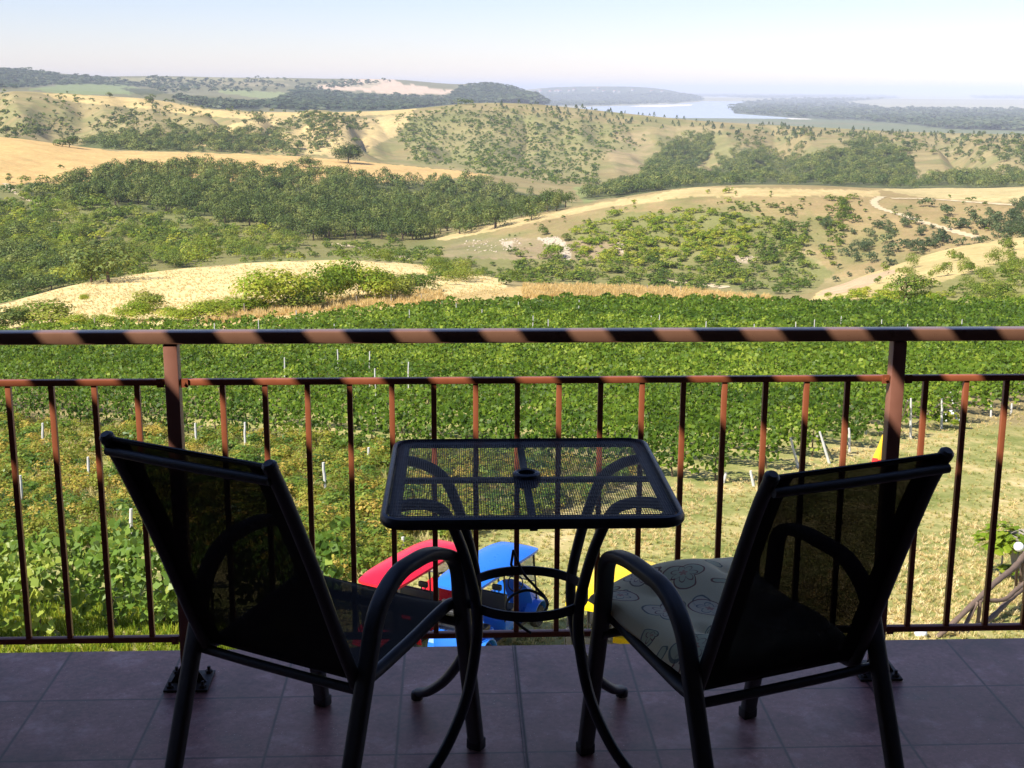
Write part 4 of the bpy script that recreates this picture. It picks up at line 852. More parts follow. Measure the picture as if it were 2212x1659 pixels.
# ================================================================== CARTS
def cart(name, loc, rz, col, label, shade=1.):
    mp = simple(name+'_paint', col, .3, 0, .04, 6, 0, .6); blk = M['cartblack']; o = empty('golf_cart', loc, rz, label=label, cat='golf cart')
    # canopy: a long shell, rounded in plan and arched
    L_, W_ = 2.65, .98; nx, ny = 14, 26; V = []; F = []
    for s_, zo in ((1, 0), (-1, -.05)):
        for i in range(ny+1):
            for j in range(nx+1):
                u_, v_ = j/nx*2-1, i/ny*2-1; k_ = 1-.16*abs(v_)**5; c_ = 1-.04*abs(u_)**4
                x, y = u_*W_/2*k_, v_*L_/2*c_; z = 1.62+.085*(1-abs(u_)**2.6)*(1-abs(v_)**6)-.05*abs(v_)**3+zo*(1 if s_ < 0 else 0)
                if .58 < abs(u_) < .68 and abs(v_) < .93 and s_ > 0: z += .012
                V.append((x, y, z))
    m1 = (nx+1)*(ny+1)
    for b_ in (0, m1):
        for i in range(ny):
            for j in range(nx): a = b_+i*(nx+1)+j; F.append((a, a+1, a+nx+2, a+nx+1))
    bd = [j for j in range(nx)]+[i*(nx+1)+nx for i in range(ny)]+[ny*(nx+1)+j for j in range(nx, 0, -1)]+[i*(nx+1) for i in range(ny, 0, -1)]
    for i in range(len(bd)): a, b = bd[i], bd[(i+1) % len(bd)]; F.append((a, b, b+m1, a+m1))
    mb = MB(); mb.add(V, F); mb.build('canopy', mp, o, angle=55)
    for x in (-.42, .42):
        for y, yb in ((1.05, 1.2), (-.15, -.1), (-1.12, -1.15)):
            mb = MB(); mb.tube([(x, yb, .55), (x, (y+yb)/2, 1.1), (x, y, 1.6)], .016, n=8); mb.build('canopy_pole', blk, o)
    # body: floor pan, front cowl, rear body
    mb = MB(); mb.box((-.46, -1.15, .22), (.46, 1.1, .3), .02); mb.build('floor_pan', blk, o)
    sec = [(1.52, .18, .40, .30), (1.5, .20, .52, .36), (1.40, .2, .66, .42), (1.22, .2, .82, .44), (1.05, .2, .93, .45), (.98, .28, .95, .45)]
    V = []; F = []; n = 12
    for y, z0, z1, hw in sec:
        for j in range(n): a = PI*j/(n-1); V.append((hw*math.cos(a)*(1 if abs(math.cos(a)) < .98 else 1), y, z0+(z1-z0)*min(1, math.sin(a)**.55) if j not in (0, n-1) else z0))
    for i in range(len(sec)-1):
        for j in range(n-1): F.append((i*n+j, i*n+j+1, (i+1)*n+j+1, (i+1)*n+j))
    F += [tuple(range(n)), tuple((len(sec)-1)*n+j for j in range(n))[::-1]]
    mb = MB(); mb.add(V, F); cw = mb.build('front_cowl', mp, o, angle=50)
    for x in (-.27, .27): mb = MB(); mb.lathe([(.055, 0), (.06, .02), (.03, .035), (1e-4, .04)], (x, 1.49, .43), 14, 1); mb.build('headlight', M['lens'], cw)
    mb = MB(); mb.box((-.45, -1.3, .28), (.45, -.55, .62), .05); mb.build('rear_body', mp, o)
    mb = MB(); mb.box((-.44, -.1, .28), (.44, .45, .56), .04); mb.build('seat_box', mp, o)
    for y in (0.2, -.9):
        mb = MB(); mb.box((-.43, y-.22, .6), (.43, y+.24, .72), .04); mb.build('seat', blk, o)
        mb = MB(); mb.box((-.43, y-.3, .72), (.43, y-.2, 1.08), .035); bk = mb.build('backrest', blk, o)
        for x in (-.22, .22): mb = MB(); mb.box((x-.1, y-.3, 1.13), (x+.1, y-.22, 1.25), .03); mb.box((x-.05, y-.27, 1.05), (x-.035, y-.25, 1.14)); mb.box((x+.035, y-.27, 1.05), (x+.05, y-.25, 1.14)); mb.build('headrest', blk, bk)
    mb = MB()
    for x in (-.38, .38): mb.tube([(x, -1.3, .6), (x, -1.36, .95), (x, -1.3, 1.1)], .012, n=6)
    mb.tube([(-.38, -1.3, 1.1), (.38, -1.3, 1.1)], .012, n=6); mb.build('rear_rack', blk, o)
    mb = MB(); mb.add([(-.4, 1.14, .93), (.4, 1.14, .93), (.4, 1.02, 1.56), (-.4, 1.02, 1.56), (-.4, 1.15, .93), (.4, 1.15, .93), (.4, 1.03, 1.56), (-.4, 1.03, 1.56)], [(0, 1, 2, 3), (4, 7, 6, 5), (0, 4, 5, 1), (3, 2, 6, 7), (1, 5, 6, 2), (0, 3, 7, 4)]); ws = mb.build('windshield', M['screen'], o, smooth=False)
    mb = MB(); mb.tube([(-.41, 1.15, .93), (.41, 1.15, .93), (.41, 1.03, 1.57), (-.41, 1.03, 1.57), (-.41, 1.15, .93)], .014, n=6); mb.build('windshield_frame', blk, ws)
    mb = MB(); mb.tube([(.2+.16*math.cos(a), .72+.05*math.sin(a), 1.0+.15*math.sin(a)) for a in np.linspace(0, 2*PI, 21)], .013, n=6); mb.tube([(.2, .95, .85), (.2, .72, 1.0)], .015, n=6); mb.build('steering_wheel', blk, o)
    for y in (1.12, -.98):
        for x in (-.47, .47):
            mb = MB(); mb.lathe([(.12, -.075), (.2, -.075), (.225, -.05), (.23, 0), (.225, .05), (.2, .075), (.12, .075)], (x, y, .23), 26, 0, ring=True); wl = mb.build('wheel', M['tyre'], o)
            mb = MB(); mb.lathe([(.02, -.05), (.045, -.05), (.05, .0), (.045, .05), (.02, .05)], (x, y, .23), 16, 0); mb.lathe([(.12, -.06), (.135, -.06), (.135, .06), (.12, .06)], (x, y, .23), 24, 0, ring=True)
            for k in range(8):
                a = k*PI/4; c_, s_ = math.cos(a), math.sin(a); mb.tube([(x, y+.04*c_, .23+.04*s_), (x, y+.125*c_, .23+.125*s_)], .012, .03, n=5)
            mb.build('rim', M['rim'], wl)
            mb = MB(); sx = 1 if x > 0 else -1
            for i_ in range(8):
                a0, a1 = PI*(.02+.12*i_), PI*(.02+.12*(i_+1)); f = lambda a, R, xx: (xx, y+R*math.cos(a), .25+R*math.sin(a)); xa, xb = x-sx*.13, x+sx*.1
                mb.add([f(a0, .27, xa), f(a1, .27, xa), f(a1, .29, xb), f(a0, .29, xb), f(a0, .31, xa), f(a1, .31, xa), f(a1, .31, xb), f(a0, .31, xb)], [(0, 1, 2, 3), (4, 7, 6, 5), (0, 3, 7, 4), (1, 5, 6, 2), (3, 2, 6, 7), (0, 4, 5, 1)])
            mb.build('fender', mp, o)
    return o
M['cartblack'] = simple('black_vinyl', (.02, .02, .022), .5, 0, .1, 20); M['tyre'] = simple('tyre_rubber', (.025, .025, .025), .8, 0, .1, 20); M['rim'] = simple('silver_rim', (.6, .6, .62), .3, .7, .05, 20)
M['lens'] = simple('headlight_lens', (.75, .78, .8), .1, 0, .02, 20)
m_, t, out = mat('cart_screen'); b = N(t, 'BsdfPrincipled', {'Base Color': (.8, .85, .87, 1), 'Roughness': .08, 'Alpha': .38}); t.links.new(b.outputs[0], out.inputs[0]); M['screen'] = m_
def cloc(x, y): return (x, y, -8.70)
cart('blue_cart', cloc(.61, 23.15), math.atan2(.51, -.86)+PI, (.02, .17, .72), 'blue golf cart with long blue roof, parked below between chair and table')
cart('yellow_cart', cloc(2.85, 22.2), math.atan2(.45, -.89)+PI, (.88, .60, .005), 'yellow golf cart with yellow roof, parked below the right chair')
cart('red_cart', cloc(-.78, 23.35), math.atan2(.52, -.86)+PI, (.75, .012, .035), 'red golf cart with red roof, parked below the left chair')
# ================================================================== BALCONY
m_, t, out = mat('balcony_tiles'); geo = N(t, 'NewGeometry'); sp = N(t, 'SeparateXYZ', {0: geo.outputs['Position']}); T_ = .33333
ux = math_(t, 'DIVIDE', math_(t, 'SUBTRACT', sp.outputs[0], -1.1551), T_); uy = math_(t, 'DIVIDE', math_(t, 'SUBTRACT', sp.outputs[1], 3.3621), T_)
def edge(u): f = math_(t, 'FRACT', u); return math_(t, 'MINIMUM', f, math_(t, 'SUBTRACT', 1., f))
e = math_(t, 'MINIMUM', edge(ux), edge(uy)); gr = math_(t, 'SUBTRACT', 1., math_(t, 'SMOOTH_MIN', math_(t, 'DIVIDE', e, .018), 1., .2), clamp=True)
cell = N(t, 'CombineXYZ', {0: math_(t, 'FLOOR', ux), 1: math_(t, 'FLOOR', uy)}); wn = N(t, 'TexWhiteNoise', {'Vector': cell.outputs[0]})
off = N(t, 'VectorMath', {0: wn.outputs['Color'], 3: 9.}, operation='SCALE'); ps = N(t, 'VectorMath', {0: geo.outputs['Position'], 1: off.outputs[0]}, operation='ADD')
c1 = N(t, 'TexNoise', {'Vector': ps.outputs[0], 'Scale': 6., 'Detail': 10., 'Roughness': .74}); c3 = N(t, 'TexNoise', {'Vector': ps.outputs[0], 'Scale': 60., 'Detail': 5., 'Roughness': .7})
col = ramp(t, c1.outputs[0], [(.36, (.12, .046, .046)), (.46, (.21, .082, .074)), (.54, (.31, .145, .135)), (.63, (.52, .34, .31))])
col = mixc(t, .45, col, ramp(t, c3.outputs[0], [(.35, (.09, .034, .032)), (.65, (.36, .17, .15))]))
vb = math_(t, 'MULTIPLY_ADD', wn.outputs[0], .22, .89); vg = N(t, 'CombineXYZ', {0: vb, 1: vb, 2: vb}); col = mixc(t, 1., col, vg.outputs[0], 'MULTIPLY')
sp1 = N(t, 'TexNoise', {'Vector': geo.outputs['Position'], 'Scale': 170., 'Detail': 2.}); sp2 = N(t, 'TexNoise', {'Vector': geo.outputs['Position'], 'Scale': 3.1, 'Detail': 5., 'Roughness': .65})
dust = math_(t, 'MULTIPLY', math_(t, 'GREATER_THAN', sp1.outputs[0], .70), math_(t, 'GREATER_THAN', sp2.outputs[0], .46)); col = mixc(t, math_(t, 'MULTIPLY', dust, .7), col, (.62, .52, .45))
grime = ramp(t, sp2.outputs[0], [(.36, (.45, .42, .42)), (.52, (1, 1, 1))]); col = mixc(t, .8, col, grime, 'MULTIPLY')
col = mixc(t, gr, col, (.018, .013, .013)); rg = math_(t, 'MULTIPLY_ADD', c1.outputs[0], .3, .36)
b = N(t, 'BsdfPrincipled', {'Base Color': col, 'Roughness': rg, 'Specular IOR Level': .35}); hh = math_(t, 'SUBTRACT', math_(t, 'MULTIPLY', c3.outputs[0], .15), gr)
bp = N(t, 'Bump', {'Height': hh, 'Strength': .5, 'Distance': .002}); t.links.new(bp.outputs[0], b.inputs['Normal']); t.links.new(b.outputs[0], out.inputs[0]); M['tile'] = m_
mb = MB(); mb.box((-7, -.9, -.22), (7, 3.683, 0)); tag(mb.build('balcony_floor', M['tile'], smooth=False), kind='structure')
mb = MB(); mb.box((.1695, -.9, .0002), (.1715, 3.684, .0016)); mb.box((.1775, -.9, .0002), (.1795, 3.684, .0016)); tag(mb.build('floor_joint_strip', M['plate'], smooth=False), 'thin twin-edged metal joint strip running across the tiles to the railing', 'joint strip')
# the house the balcony belongs to (behind, above and below the camera)
ho = empty('house', (0, -1, -9.2), label='dark rendered house wall and overhanging roof that shade the balcony', cat='house'); CE = 2.7
mb = MB(); mb.box((-9, -9, 0), (9, 3.2, 8.96)); mb.build('lower_wall', M['wall'], ho, smooth=False)
mb = MB(); mb.box((-9, -9, 8.99), (9, .1, 9.2+CE-.01)); mb.build('wall', M['wall'], ho, smooth=False)
for sx in (-1, 1):  # unseen walls added at both ends to cut sky light on the balcony
    mb = MB(); mb.box((min(sx*4.2, sx*4.4), .102, 9.21), (max(sx*4.2, sx*4.4), 3.2+1, 9.2+CE-.01)); mb.build('added_shade_wall', M['wall'], ho, smooth=False)
mb = MB(); mb.box((-9, -9, 9.2+CE), (9, 3.373-.131, 9.2+CE+.25)); mb.build('roof', M['wall'], ho, smooth=False)
pg = empty('pergola', (0, 2.4, CE), label='slatted wooden eave running along the roof edge over the balcony', cat='pergola'); per = .2366; x0 = -1.118-.752*(CE-1.0)+.120
for k in range(-20, 22):
    if abs(x0+k*per) > 4.6: continue
    mb = MB(); mb.box((x0+k*per, -.15, 0), (x0+k*per+.117, .75, .03), .003); mb.build('slat', M['slat'], pg, smooth=False)
mb = MB(); mb.box((-5, .7, .032), (5, .76, .13)); mb.build('beam', M['slat'], pg, smooth=False)
# ---- railing
ra = empty('balcony_railing', (0, 3.464, 0), label='dark brown metal balcony railing with square balusters', cat='railing'); RY = 0.
def rbox(name, a, b, m, par=ra, bev=.002): mb = MB(); mb.box(a, b, bev); return mb.build(name, m, par)
rbox('handrail', (-3.2, -.025, .988), (3.4, .025, 1.021), M['handrail'], bev=.004)
posts = [(-.762, .038), (1.222, .040)]
for px, w_ in posts:
    p = rbox('post', (px-.019, -.02, .0), (px+.019, .02, .987), M['post'], bev=.003)
    rbox('base_plate', (px-.062, -.065, .0005), (px+.062, .065, .0075), M['plate'], p)
    for sx in (-1, 1):
        for sy in (-1, 1):
            mb = MB(); mb.lathe([(.0105, .0078), (.0105, .015), (.005, .0152), (.005, .026), (.0001, .027)], (px+sx*.046, sy*.048, 0), 6); mb.build('bolt', M['plate'], p)
            if sy < 0 and sx: mb = MB(); mb.add([(px+sx*.0195, -.018, .008), (px+sx*.05, -.018, .008), (px+sx*.0195, -.018, .06), (px+sx*.0195, -.014, .008), (px+sx*.05, -.014, .008), (px+sx*.0195, -.014, .06)], [(0, 1, 2), (3, 5, 4), (0, 3, 4, 1), (1, 4, 5, 2), (0, 2, 5, 3)]); mb.build('gusset', M['plate'], p, smooth=False)
spans = [(-3.2, posts[0][0]-.022), (posts[0][0]+.022, posts[1][0]-.022), (posts[1][0]+.022, 3.4)]
for i, (a, b) in enumerate(spans):
    rbox('middle_rail', (a, -.0105, .872), (b, .0105, .8885), M['rail']); rbox('bottom_rail', (a, -.0105, .127), (b, .0105, .1435), M['rail'])
    for (x, s_) in ((a, 1), (b, -1)):
        if abs(x) > 3: continue
        for z in (.868, .123): mb = MB(); mb.box((min(x, x+s_*.02), -.0145, z), (max(x, x+s_*.02), -.0108, z+.024)); mb.lathe([(.004, -.019), (.004, -.0146)], (x+s_*.01, 0, z+.012), 8, 1); mb.build('bracket', M['rail'], ra)
bal = [Yx for Yx in [-1.2032+.11448*k for k in range(-12, 3)]]+[-1.2032+.11448*k for k in range(5, 21)]
bal = [-1.2032-.11448*k for k in range(12, 0, -1)]+[-1.2032, -1.0887, -.9742, -.8597]+[-.6308+.11455*k for k in range(16)]+[1.3072, 1.4217, 1.5362]+[1.5362+.1145*k for k in range(1, 12)]
for x in bal:
    mb = MB(); mb.box((x-.0073, -.0073, .1435), (x+.0073, .0073, .872), .001); mb.build('baluster', M['rail'], ra)
# ---- chairs
m_, t, out = mat('sling_mesh_fabric'); uvn = N(t, 'TexCoord'); mp_ = N(t, 'Mapping', {'Vector': uvn.outputs['Object'], 'Scale': (420, 420, 420)})
wv = N(t, 'TexNoise', {'Vector': uvn.outputs['Object'], 'Scale': 700., 'Detail': 2.}); wl = N(t, 'TexNoise', {'Vector': uvn.outputs['Object'], 'Scale': 9., 'Detail': 4.})
tr = N(t, 'BsdfTransparent'); df = N(t, 'BsdfPrincipled', {'Base Color': (.016, .015, .014, 1), 'Roughness': .8, 'Specular IOR Level': .15})
ox = N(t, 'SeparateXYZ', {0: uvn.outputs['Object']}); hem = math_(t, 'GREATER_THAN', math_(t, 'ABSOLUTE', ox.outputs[0]), .160)
fac = math_(t, 'ADD', math_(t, 'MULTIPLY_ADD', wv.outputs[0], -.3, math_(t, 'MULTIPLY_ADD', wl.outputs[0], -.08, 1.178)), math_(t, 'MULTIPLY', hem, .3), clamp=True); mx = N(t, 'MixShader', {0: fac}); t.links.new(tr.outputs[0], mx.inputs[1]); t.links.new(df.outputs[0], mx.inputs[2]); t.links.new(mx.outputs[0], out.inputs[0]); M['sling'] = m_
def chair(loc, rz, P, label):
    o = empty('patio_chair', loc, rz, label=label, cat='chair'); a, b = P['a'], P['b']; fm = M['frame']
    for s_ in (-1, 1):
        loop = fillet([(s_*a, P['y1'], .012), (s_*a, P['y2'], P['z2']-.06), (s_*a, P['y2']-.012, P['z2']+.07), (s_*a, P['y3']-.03, P['z3']+.028), (s_*a, P['y4'], P['z4']+.018), (s_*a, P['y4b']-.015, P['z4b']), (s_*a, P['y5'], .012)], [.05, .12, .06, .06, .09, .07, .05], 8)
        mb = MB(); mb.tube(loop, .0205, .0145, 16, sq=.5); lp = mb.build('arm_frame', fm, o)
        for y in (P['y1'], P['y5']):
            mb = MB(); mb.box((s_*a-.021, y-.016, 0), (s_*a+.021, y+.016, .03), .004); mb.build('foot_cap', M['cartblack'], lp)
        prof = [(P['tTy'], P['tTz']), (P['tTy']+.045, P['tTz']-.085), ((P['tTy']+P['tBy'])/2+.005, (P['tTz']+P['tBz'])/2+.02), (P['tBy']+.004, P['tBz']+.02), (P['tBy']+.045, P['tBz']-.026), (-.02, (P['tBz']+P['sz'])/2-.022), (P['sy']-.02, P['sz']-.008), (P['sy']+.035, P['sz']-.03)]
        rail = catmull([(s_*b, y, z) for y, z in prof], 6); mb = MB(); mb.tube(rail, .0150, .0145, 10); rl = mb.build('side_rail', fm, o)
        mb = MB(); d = rail[0]-rail[1]; d /= np.linalg.norm(d); mb.tube([rail[0]-d*.010, rail[0]+d*.002, rail[0]+d*.008], [.0162, .0158, .010], n=12); mb.build('end_cap', M['frame'], rl)
    for (y, z, hw, r_, nm) in ((P['cy']-.012, P['cz'], b, .0105, 'back_crossbar'), (P['ccy'], P['ccz']-.01, a, .0115, 'rear_crossbar'), (P['sy']-.02, P['sz']-.045, a, .0115, 'front_crossbar')):
        mb = MB(); mb.tube([(-hw, y, z), (-hw*.4, y-.004, z), (hw*.4, y-.004, z), (hw, y, z)], r_, n=10); mb.build(nm, fm, o)
    # sling: one taut cloth for the back, one for the seat
    def cloth(nm, pr, sag):
        pr = np.array(pr); q = catmull(np.c_[pr[:, 0]*0, pr], 8); m1 = len(q); n1 = 12; T = np.gradient(q, axis=0); T /= np.linalg.norm(T, axis=1)[:, None]; nrm = np.stack([T[:, 0]*0, -T[:, 2], T[:, 1]], 1); V = []
        for i in range(m1):
            for j in range(n1+1):
                u_ = j/n1*2-1; e_ = math.sin(PI*i/(m1-1))**.7; V.append((u_*b, q[i, 1]+nrm[i, 1]*sag*(1-u_*u_)*e_, q[i, 2]+nrm[i, 2]*sag*(1-u_*u_)*e_))
        F = [(i*(n1+1)+j, i*(n1+1)+j+1, (i+1)*(n1+1)+j+1, (i+1)*(n1+1)+j) for i in range(m1-1) for j in range(n1)]
        return np_mesh(nm, V, np.array(F), M['sling'], o, smooth=True)
    cloth('backrest', prof[:5], .012); cloth('seat', [(P['tBy']+.05, P['tBz']-.03)]+prof[5:], -.022)
    # hem roll along the top
    mb = MB(); mb.tube([(-b, P['tTy']+.003, P['tTz']-.004), (0, P['tTy']+.012, P['tTz']-.008), (b, P['tTy']+.003, P['tTz']-.004)], .006, n=8); mb.build('hem', M['cartblack'], o)
    return o
PL = dict(a=.246, b=.218, y1=.25, y2=.179, z2=.477, y3=.075, z3=.574, y4=-.102, z4=.58, y4b=-.166, z4b=.538, y5=-.348, tTy=-.488, tTz=.942, tBy=-.246, tBz=.392, cy=-.476, cz=.911, ccy=-.224, ccz=.368, sy=.18, sz=.427)
PR = dict(a=.247, b=.216, y1=.248, y2=.166, z2=.5, y3=.086, z3=.564, y4=-.121, z4=.568, y4b=-.189, z4b=.526, y5=-.382, tTy=-.451, tTz=.929, tBy=-.231, tBz=.381, cy=-.446, cz=.898, ccy=-.24, ccz=.367, sy=.193, sz=.4)
chair((-.2913, 2.9719, 0), -.5514, PL, 'black mesh patio chair with bare seat, left of the table')
chR = chair((.6485, 2.881, 0), .3727, PR, 'black mesh patio chair with a floral cushion, right of the table')
# ---- cushion with an embroidered flower print
m_, t, out = mat('floral_cushion_cloth'); tc = N(t, 'Attribute', attribute_name='uvw'); sx = N(t, 'SeparateXYZ', {0: tc.outputs['Vector']}); cu, cv = sx.outputs[0], sx.outputs[1]
wob = N(t, 'TexNoise', {'Vector': tc.outputs['Vector'], 'Scale': 14., 'Detail': 2.}); ws = N(t, 'SeparateXYZ', {0: wob.outputs['Color']})
cu = math_(t, 'ADD', cu, math_(t, 'MULTIPLY_ADD', ws.outputs[0], .02, -.01)); cv = math_(t, 'ADD', cv, math_(t, 'MULTIPLY_ADD', ws.outputs[1], .02, -.01))
fn = N(t, 'TexNoise', {'Vector': tc.outputs['Vector'], 'Scale': 220., 'Detail': 3.})
base = mixc(t, fn.outputs[0], (.88, .77, .42), (.97, .89, .58))
def motif(base, x, y, R, petals, amp, fill, line, rot=0., line2=None, el=1.):
    dx = math_(t, 'SUBTRACT', cu, x); dy = math_(t, 'SUBTRACT', cv, y); c_, s_ = math.cos(rot), math.sin(rot)
    ax = math_(t, 'ADD', math_(t, 'MULTIPLY', dx, c_), math_(t, 'MULTIPLY', dy, s_)); ay = math_(t, 'MULTIPLY', math_(t, 'SUBTRACT', math_(t, 'MULTIPLY', dy, c_), math_(t, 'MULTIPLY', dx, s_)), el)
    r = math_(t, 'SQRT', math_(t, 'ADD', math_(t, 'MULTIPLY', ax, ax), math_(t, 'MULTIPLY', ay, ay))); th = math_(t, 'ARCTAN2', ay, ax)
    lim = math_(t, 'MULTIPLY_ADD', math_(t, 'ABSOLUTE', math_(t, 'COSINE', math_(t, 'MULTIPLY', th, petals/2))), amp*R, R*(1-amp)); q = math_(t, 'SUBTRACT', lim, r)
    ins = math_(t, 'GREATER_THAN', q, 0.); base = mixc(t, math_(t, 'MULTIPLY', ins, .8), base, fill)
    def ol(base, k, col, w_=.0023):
        d = math_(t, 'ABSOLUTE', math_(t, 'SUBTRACT', math_(t, 'MULTIPLY', lim, k), r)); return mixc(t, math_(t, 'MULTIPLY', math_(t, 'LESS_THAN', d, w_), .8), base, col)
    base = ol(base, 1., line)
    if R > .03:
        lim2 = math_(t, 'MULTIPLY_ADD', math_(t, 'ABSOLUTE', math_(t, 'COSINE', math_(t, 'MULTIPLY', th, (petals+4)/2))), .30*R, R*.30); d = math_(t, 'ABSOLUTE', math_(t, 'SUBTRACT', lim2, r)); base = mixc(t, math_(t, 'MULTIPLY', math_(t, 'LESS_THAN', d, .0016), .75), base, line2)
        lim3 = math_(t, 'MULTIPLY_ADD', math_(t, 'ABSOLUTE', math_(t, 'COSINE', math_(t, 'MULTIPLY', th, 2.5))), .14*R, R*.07); base = mixc(t, math_(t, 'MULTIPLY', math_(t, 'GREATER_THAN', lim3, r), .7), base, (.62, .26, .18))
    return base
RED = (.22, .04, .035); BLU = (.12, .17, .16); GRY = (.88, .80, .58); DK = (.16, .10, .07); TEAL = (.62, .66, .42)
r_ = np.random.default_rng(17); EXTRA = [(r_.uniform(-.23, .23), r_.uniform(-.22, .24), r_.uniform(.014, .024), int(r_.integers(1, 6)), r_.uniform(.3, .55), (TEAL, GRY)[i % 2], (RED, BLU, RED)[i % 3], r_.uniform(0, 6), RED, r_.choice([1., 1.7])) for i in range(16)]
for (x, y, R, pn, am, fi, li, ro, l2, el) in EXTRA+[(.10, -.06, .028, 5, .35, TEAL, RED, 0, RED, 1)]+[(.10, -.06, .085, 9, .16, GRY, DK, 0, RED, 1), (-.13, .06, .06, 3, .45, GRY, BLU, .5, RED, 1), (-.02, .17, .055, 3, .5, TEAL, RED, 2.2, RED, 1), (-.17, -.13, .06, 5, .3, TEAL, BLU, .3, RED, 1), (.17, .13, .06, 5, .25, GRY, BLU, 1., RED, 1),
        (-.03, .03, .05, 1, .6, GRY, RED, 2.4, BLU, 1.6), (.02, -.20, .055, 1, .6, TEAL, BLU, .8, RED, 1.7), (-.19, .19, .05, 1, .6, GRY, RED, -1., BLU, 1.6), (.20, -.20, .05, 3, .4, TEAL, RED, 0, BLU, 1), (-.08, -.06, .035, 1, .6, TEAL, BLU, 4., RED, 1.8),
        (.10, .21, .03, 1, .6, TEAL, BLU, 3., RED, 2.), (-.22, -.02, .035, 1, .6, TEAL, BLU, 1.7, RED, 2.), (-.10, .24, .045, 5, .3, GRY, DK, 0, RED, 1), (.22, .02, .035, 1, .6, TEAL, BLU, 5, RED, 2.)]:
    base = motif(base, x, y, R, pn, am, fi, li, ro, l2, el)
b = N(t, 'BsdfPrincipled', {'Base Color': base, 'Roughness': .9, 'Specular IOR Level': .1}); bp = N(t, 'Bump', {'Height': fn.outputs[0], 'Strength': .4, 'Distance': .001}); t.links.new(bp.outputs[0], b.inputs['Normal']); t.links.new(b.outputs[0], out.inputs[0]); M['floral'] = m_
nq = 44; V = []; UVW = []; F = []
def seatz(y): return np.interp(y, [-.2, 0, .17, .23, .30], [.355, .361, .385, .392, .385])
for s_ in (1, -1):
    for i in range(nq+1):
        for j in range(nq+1):
            u_, v_ = j/nq*2-1, i/nq*2-1; eu = (1-abs(u_)**3.2); ev = (1-abs(v_)**3.2); th = max(0, eu*ev)**.33
            x = u_*.233*(1-.03*abs(v_)**4)*(1+.012*math.sin(v_*9)); y = .055+v_*.25*(1-.03*abs(u_)**4)
            dim = sum(math.exp(-(((u_-a)**2+(v_-b_)**2)/.012)) for a in (-.45, .45) for b_ in (-.45, .45))
            puff = .046*(1-.4*dim)*(1+.16*math.sin(u_*5+1)*math.sin(v_*4))
            z = seatz(y)+.040+s_*th*puff*(1 if s_ > 0 else .55)-.010*abs(u_)**3
            z += (.012*math.sin(u_*4+v_*2)) + .010*max(0, v_)**2*u_ + .012*max(0, v_)**2*max(0, .4+u_)
            V.append((x, y, z)); UVW.append((x, y, 0))
m1 = (nq+1)**2
for b_ in (0, m1):
    for i in range(nq):
        for j in range(nq): a = b_+i*(nq+1)+j; F.append((a, a+1, a+nq+2, a+nq+1) if b_ == 0 else (a, a+nq+1, a+nq+2, a+1))
cu_o = np_mesh('seat_cushion', V, np.array(F), M['floral'], smooth=True); at = cu_o.data.attributes.new('uvw', 'FLOAT_VECTOR', 'POINT'); at.data.foreach_set('vector', np.array(UVW, np.float32).ravel())
cu_o.location = chR.location; cu_o.rotation_euler = chR.rotation_euler; tag(cu_o, 'cream seat cushion with embroidered flowers and paisley on the right chair', 'cushion')
# ---- table
TX, TY, TZ, HW = .1745, 3.058, .735, .343
tb = empty('patio_table', (TX, TY, 0), -.004, label='square black wire-mesh patio table between the two chairs', cat='table')
def rrect(hw, r, n=7): 
    out = []
    for cx_, cy_, a0 in ((hw-r, hw-r, 0), (-hw+r, hw-r, PI/2), (-hw+r, -hw+r, PI), (hw-r, -hw+r, 3*PI/2)):
        for i in range(n): a = a0+PI/2*i/(n-1); out.append((cx_+r*math.cos(a), cy_+r*math.sin(a)))
    return out
def loopband(mb, prof, hw, r):
    """prof: closed section of (inset, z); swept round a rounded square"""
    rings = [rrect(hw-i_, max(.012, r-i_)) for i_, z in prof]; n = len(rings[0]); V = [(x, y, z) for (rg_, (i_, z)) in zip(rings, prof) for x, y in rg_]; m1 = len(prof)
    F = [(i*n+j, i*n+(j+1) % n, ((i+1) % m1)*n+(j+1) % n, ((i+1) % m1)*n+j) for i in range(m1) for j in range(n)]; mb.add(V, F)
mb = MB(); loopband(mb, [(.004, TZ-.002), (.0, TZ-.010), (.0, TZ-.020), (.005, TZ-.026), (.013, TZ-.026), (.016, TZ-.020), (.016, TZ-.006), (.011, TZ)], HW, .06); mb.build('rim', M['table'], tb)
mb = MB()
for pit, w_, ax_ in ((.0055, .0008, 0), (.0105, .0012, 1)):
    for q in range(-int((HW-.014)/pit), int((HW-.014)/pit)+1):
        c_ = q*pit; lim = HW-.012-(max(0, abs(c_)-(HW-.06))/.048)**2*.03
        if ax_ == 0: mb.box((c_-w_, -lim, TZ-.0050), (c_+w_, lim, TZ-.0044))
        else: mb.box((-lim, c_-w_, TZ-.0042), (lim, c_+w_, TZ-.0037))
mb.build('mesh_top', M['table'], tb, smooth=False)
mb = MB(); loopband(mb, [(.0, TZ-.0068), (.0, TZ-.0088), (.028, TZ-.0088), (.028, TZ-.0068)], HW-.019, .05); mb.build('mesh_border', M['table'], tb, smooth=False)
mb = MB(); mb.box((-HW+.02, -.009, TZ-.022), (HW-.02, .009, TZ-.010), .002); mb.box((-.009, -HW+.02, TZ-.036), (.009, HW-.02, TZ-.024), .002); mb.build('brace', M['table'], tb)
mb = MB(); mb.lathe([(.021, TZ-.03), (.021, TZ+.004), (.026, TZ+.006), (.033, TZ+.003), (.035, TZ-.002), (.03, TZ-.03)], n=32, ring=True); mb.build('umbrella_ring', M['table'], tb)
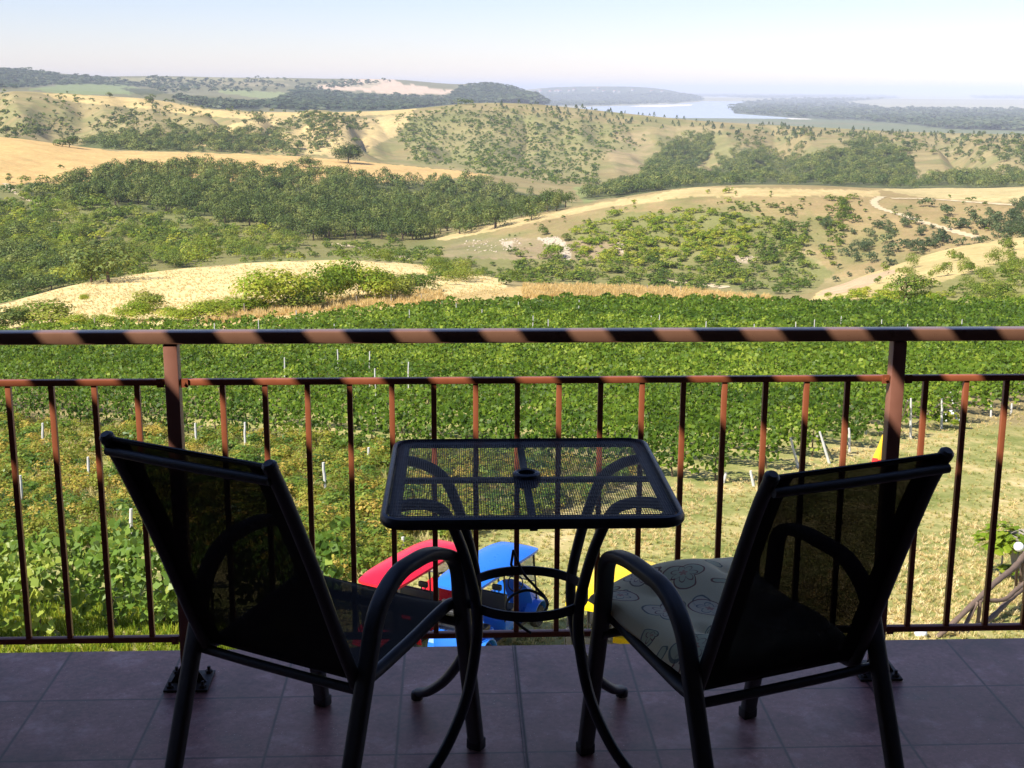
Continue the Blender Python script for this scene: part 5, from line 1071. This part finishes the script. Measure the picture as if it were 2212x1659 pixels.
LEGP = [(.326, .205, TZ-.024), (.29, .182, TZ-.019), (.245, .155, TZ-.026), (.20, .13, TZ-.055), (.165, .115, .60), (.140, .108, .51), (.124, .108, .42), (.127, .114, .33), (.152, .142, .205), (.20, .19, .105), (.25, .236, .045), (.283, .272, .022)]
for ax, ay in ((1, 1), (-1, 1), (-1, -1), (1, -1)):
    q = catmull([(ax*x, ay*y, z) for x, y, z in LEGP], 6); mb = MB(); mb.tube(q, .0138, n=14, up0=(ax*.7071, -ay*.7071, 0)); lg = mb.build('leg', M['table'], tb)
    mb = MB(); mb.lathe([(.012, .0005), (.017, .003), (.018, .014), (.015, .024), (.0001, .03)], (ax*.286, ay*.275, 0), 14); mb.build('foot', M['cartblack'], lg)
mb = MB(); mb.lathe([(.152, .412), (.157, .412), (.157, .436), (.152, .436)], n=48, ring=True); mb.build('ring', M['table'], tb)
# dark cable hanging in a loop from the table ring
cb = [(-.02, -.155, .405), (.0, -.168, .40), (.02, -.172, .38), (.05, -.17, .35), (.055, -.168, .325), (.03, -.165, .312), (-.005, -.165, .312), (-.03, -.166, .325), (-.03, -.167, .345), (.0, -.17, .36), (.03, -.172, .35), (.02, -.172, .30), (.0, -.17, .28)]
cb = [(-.025, .14, .44), (.0, .12, .385), (.03, .10, .355), (.06, .07, .325), (.04, .03, .305), (-.01, .02, .305), (-.045, .04, .318), (-.035, .08, .335), (.01, .10, .345), (.05, .08, .335), (.06, .05, .325)]
cb = [(x, y, z+.045) for x, y, z in cb]; mb = MB(); mb.tube(catmull([(x+TX, y+TY, z) for x, y, z in cb], 8), .0038, n=8); mb.tube(catmull([(TX-.04, TY+.04, .363), (TX-.03, TY+.03, .345), (TX-.01, TY+.02, .325), (TX+.015, TY+.01, .31)], 6), .0038, n=8)
mb.tube([(TX-.025, TY+.14, .485), (TX-.03, TY+.156, .44), (TX-.02, TY+.162, .42)], .0038, n=8)
mb.build('cable', M['cartblack'], label='thin dark cable looped over the table’s lower ring', cat='cable')
# ================================================================== AIR
m_, t, out = mat('haze'); pv = N(t, 'VolumePrincipled', {'Color': (.80, .86, 1., 1), 'Density': HAZE, 'Anisotropy': -.3}); t.links.new(pv.outputs[0], out.inputs['Volume'])
mb = MB(); mb.box((-100000, -500, -250), (100000, 100000, 108)); hz = mb.build('haze', m_, smooth=False); tag(hz, kind='stuff')
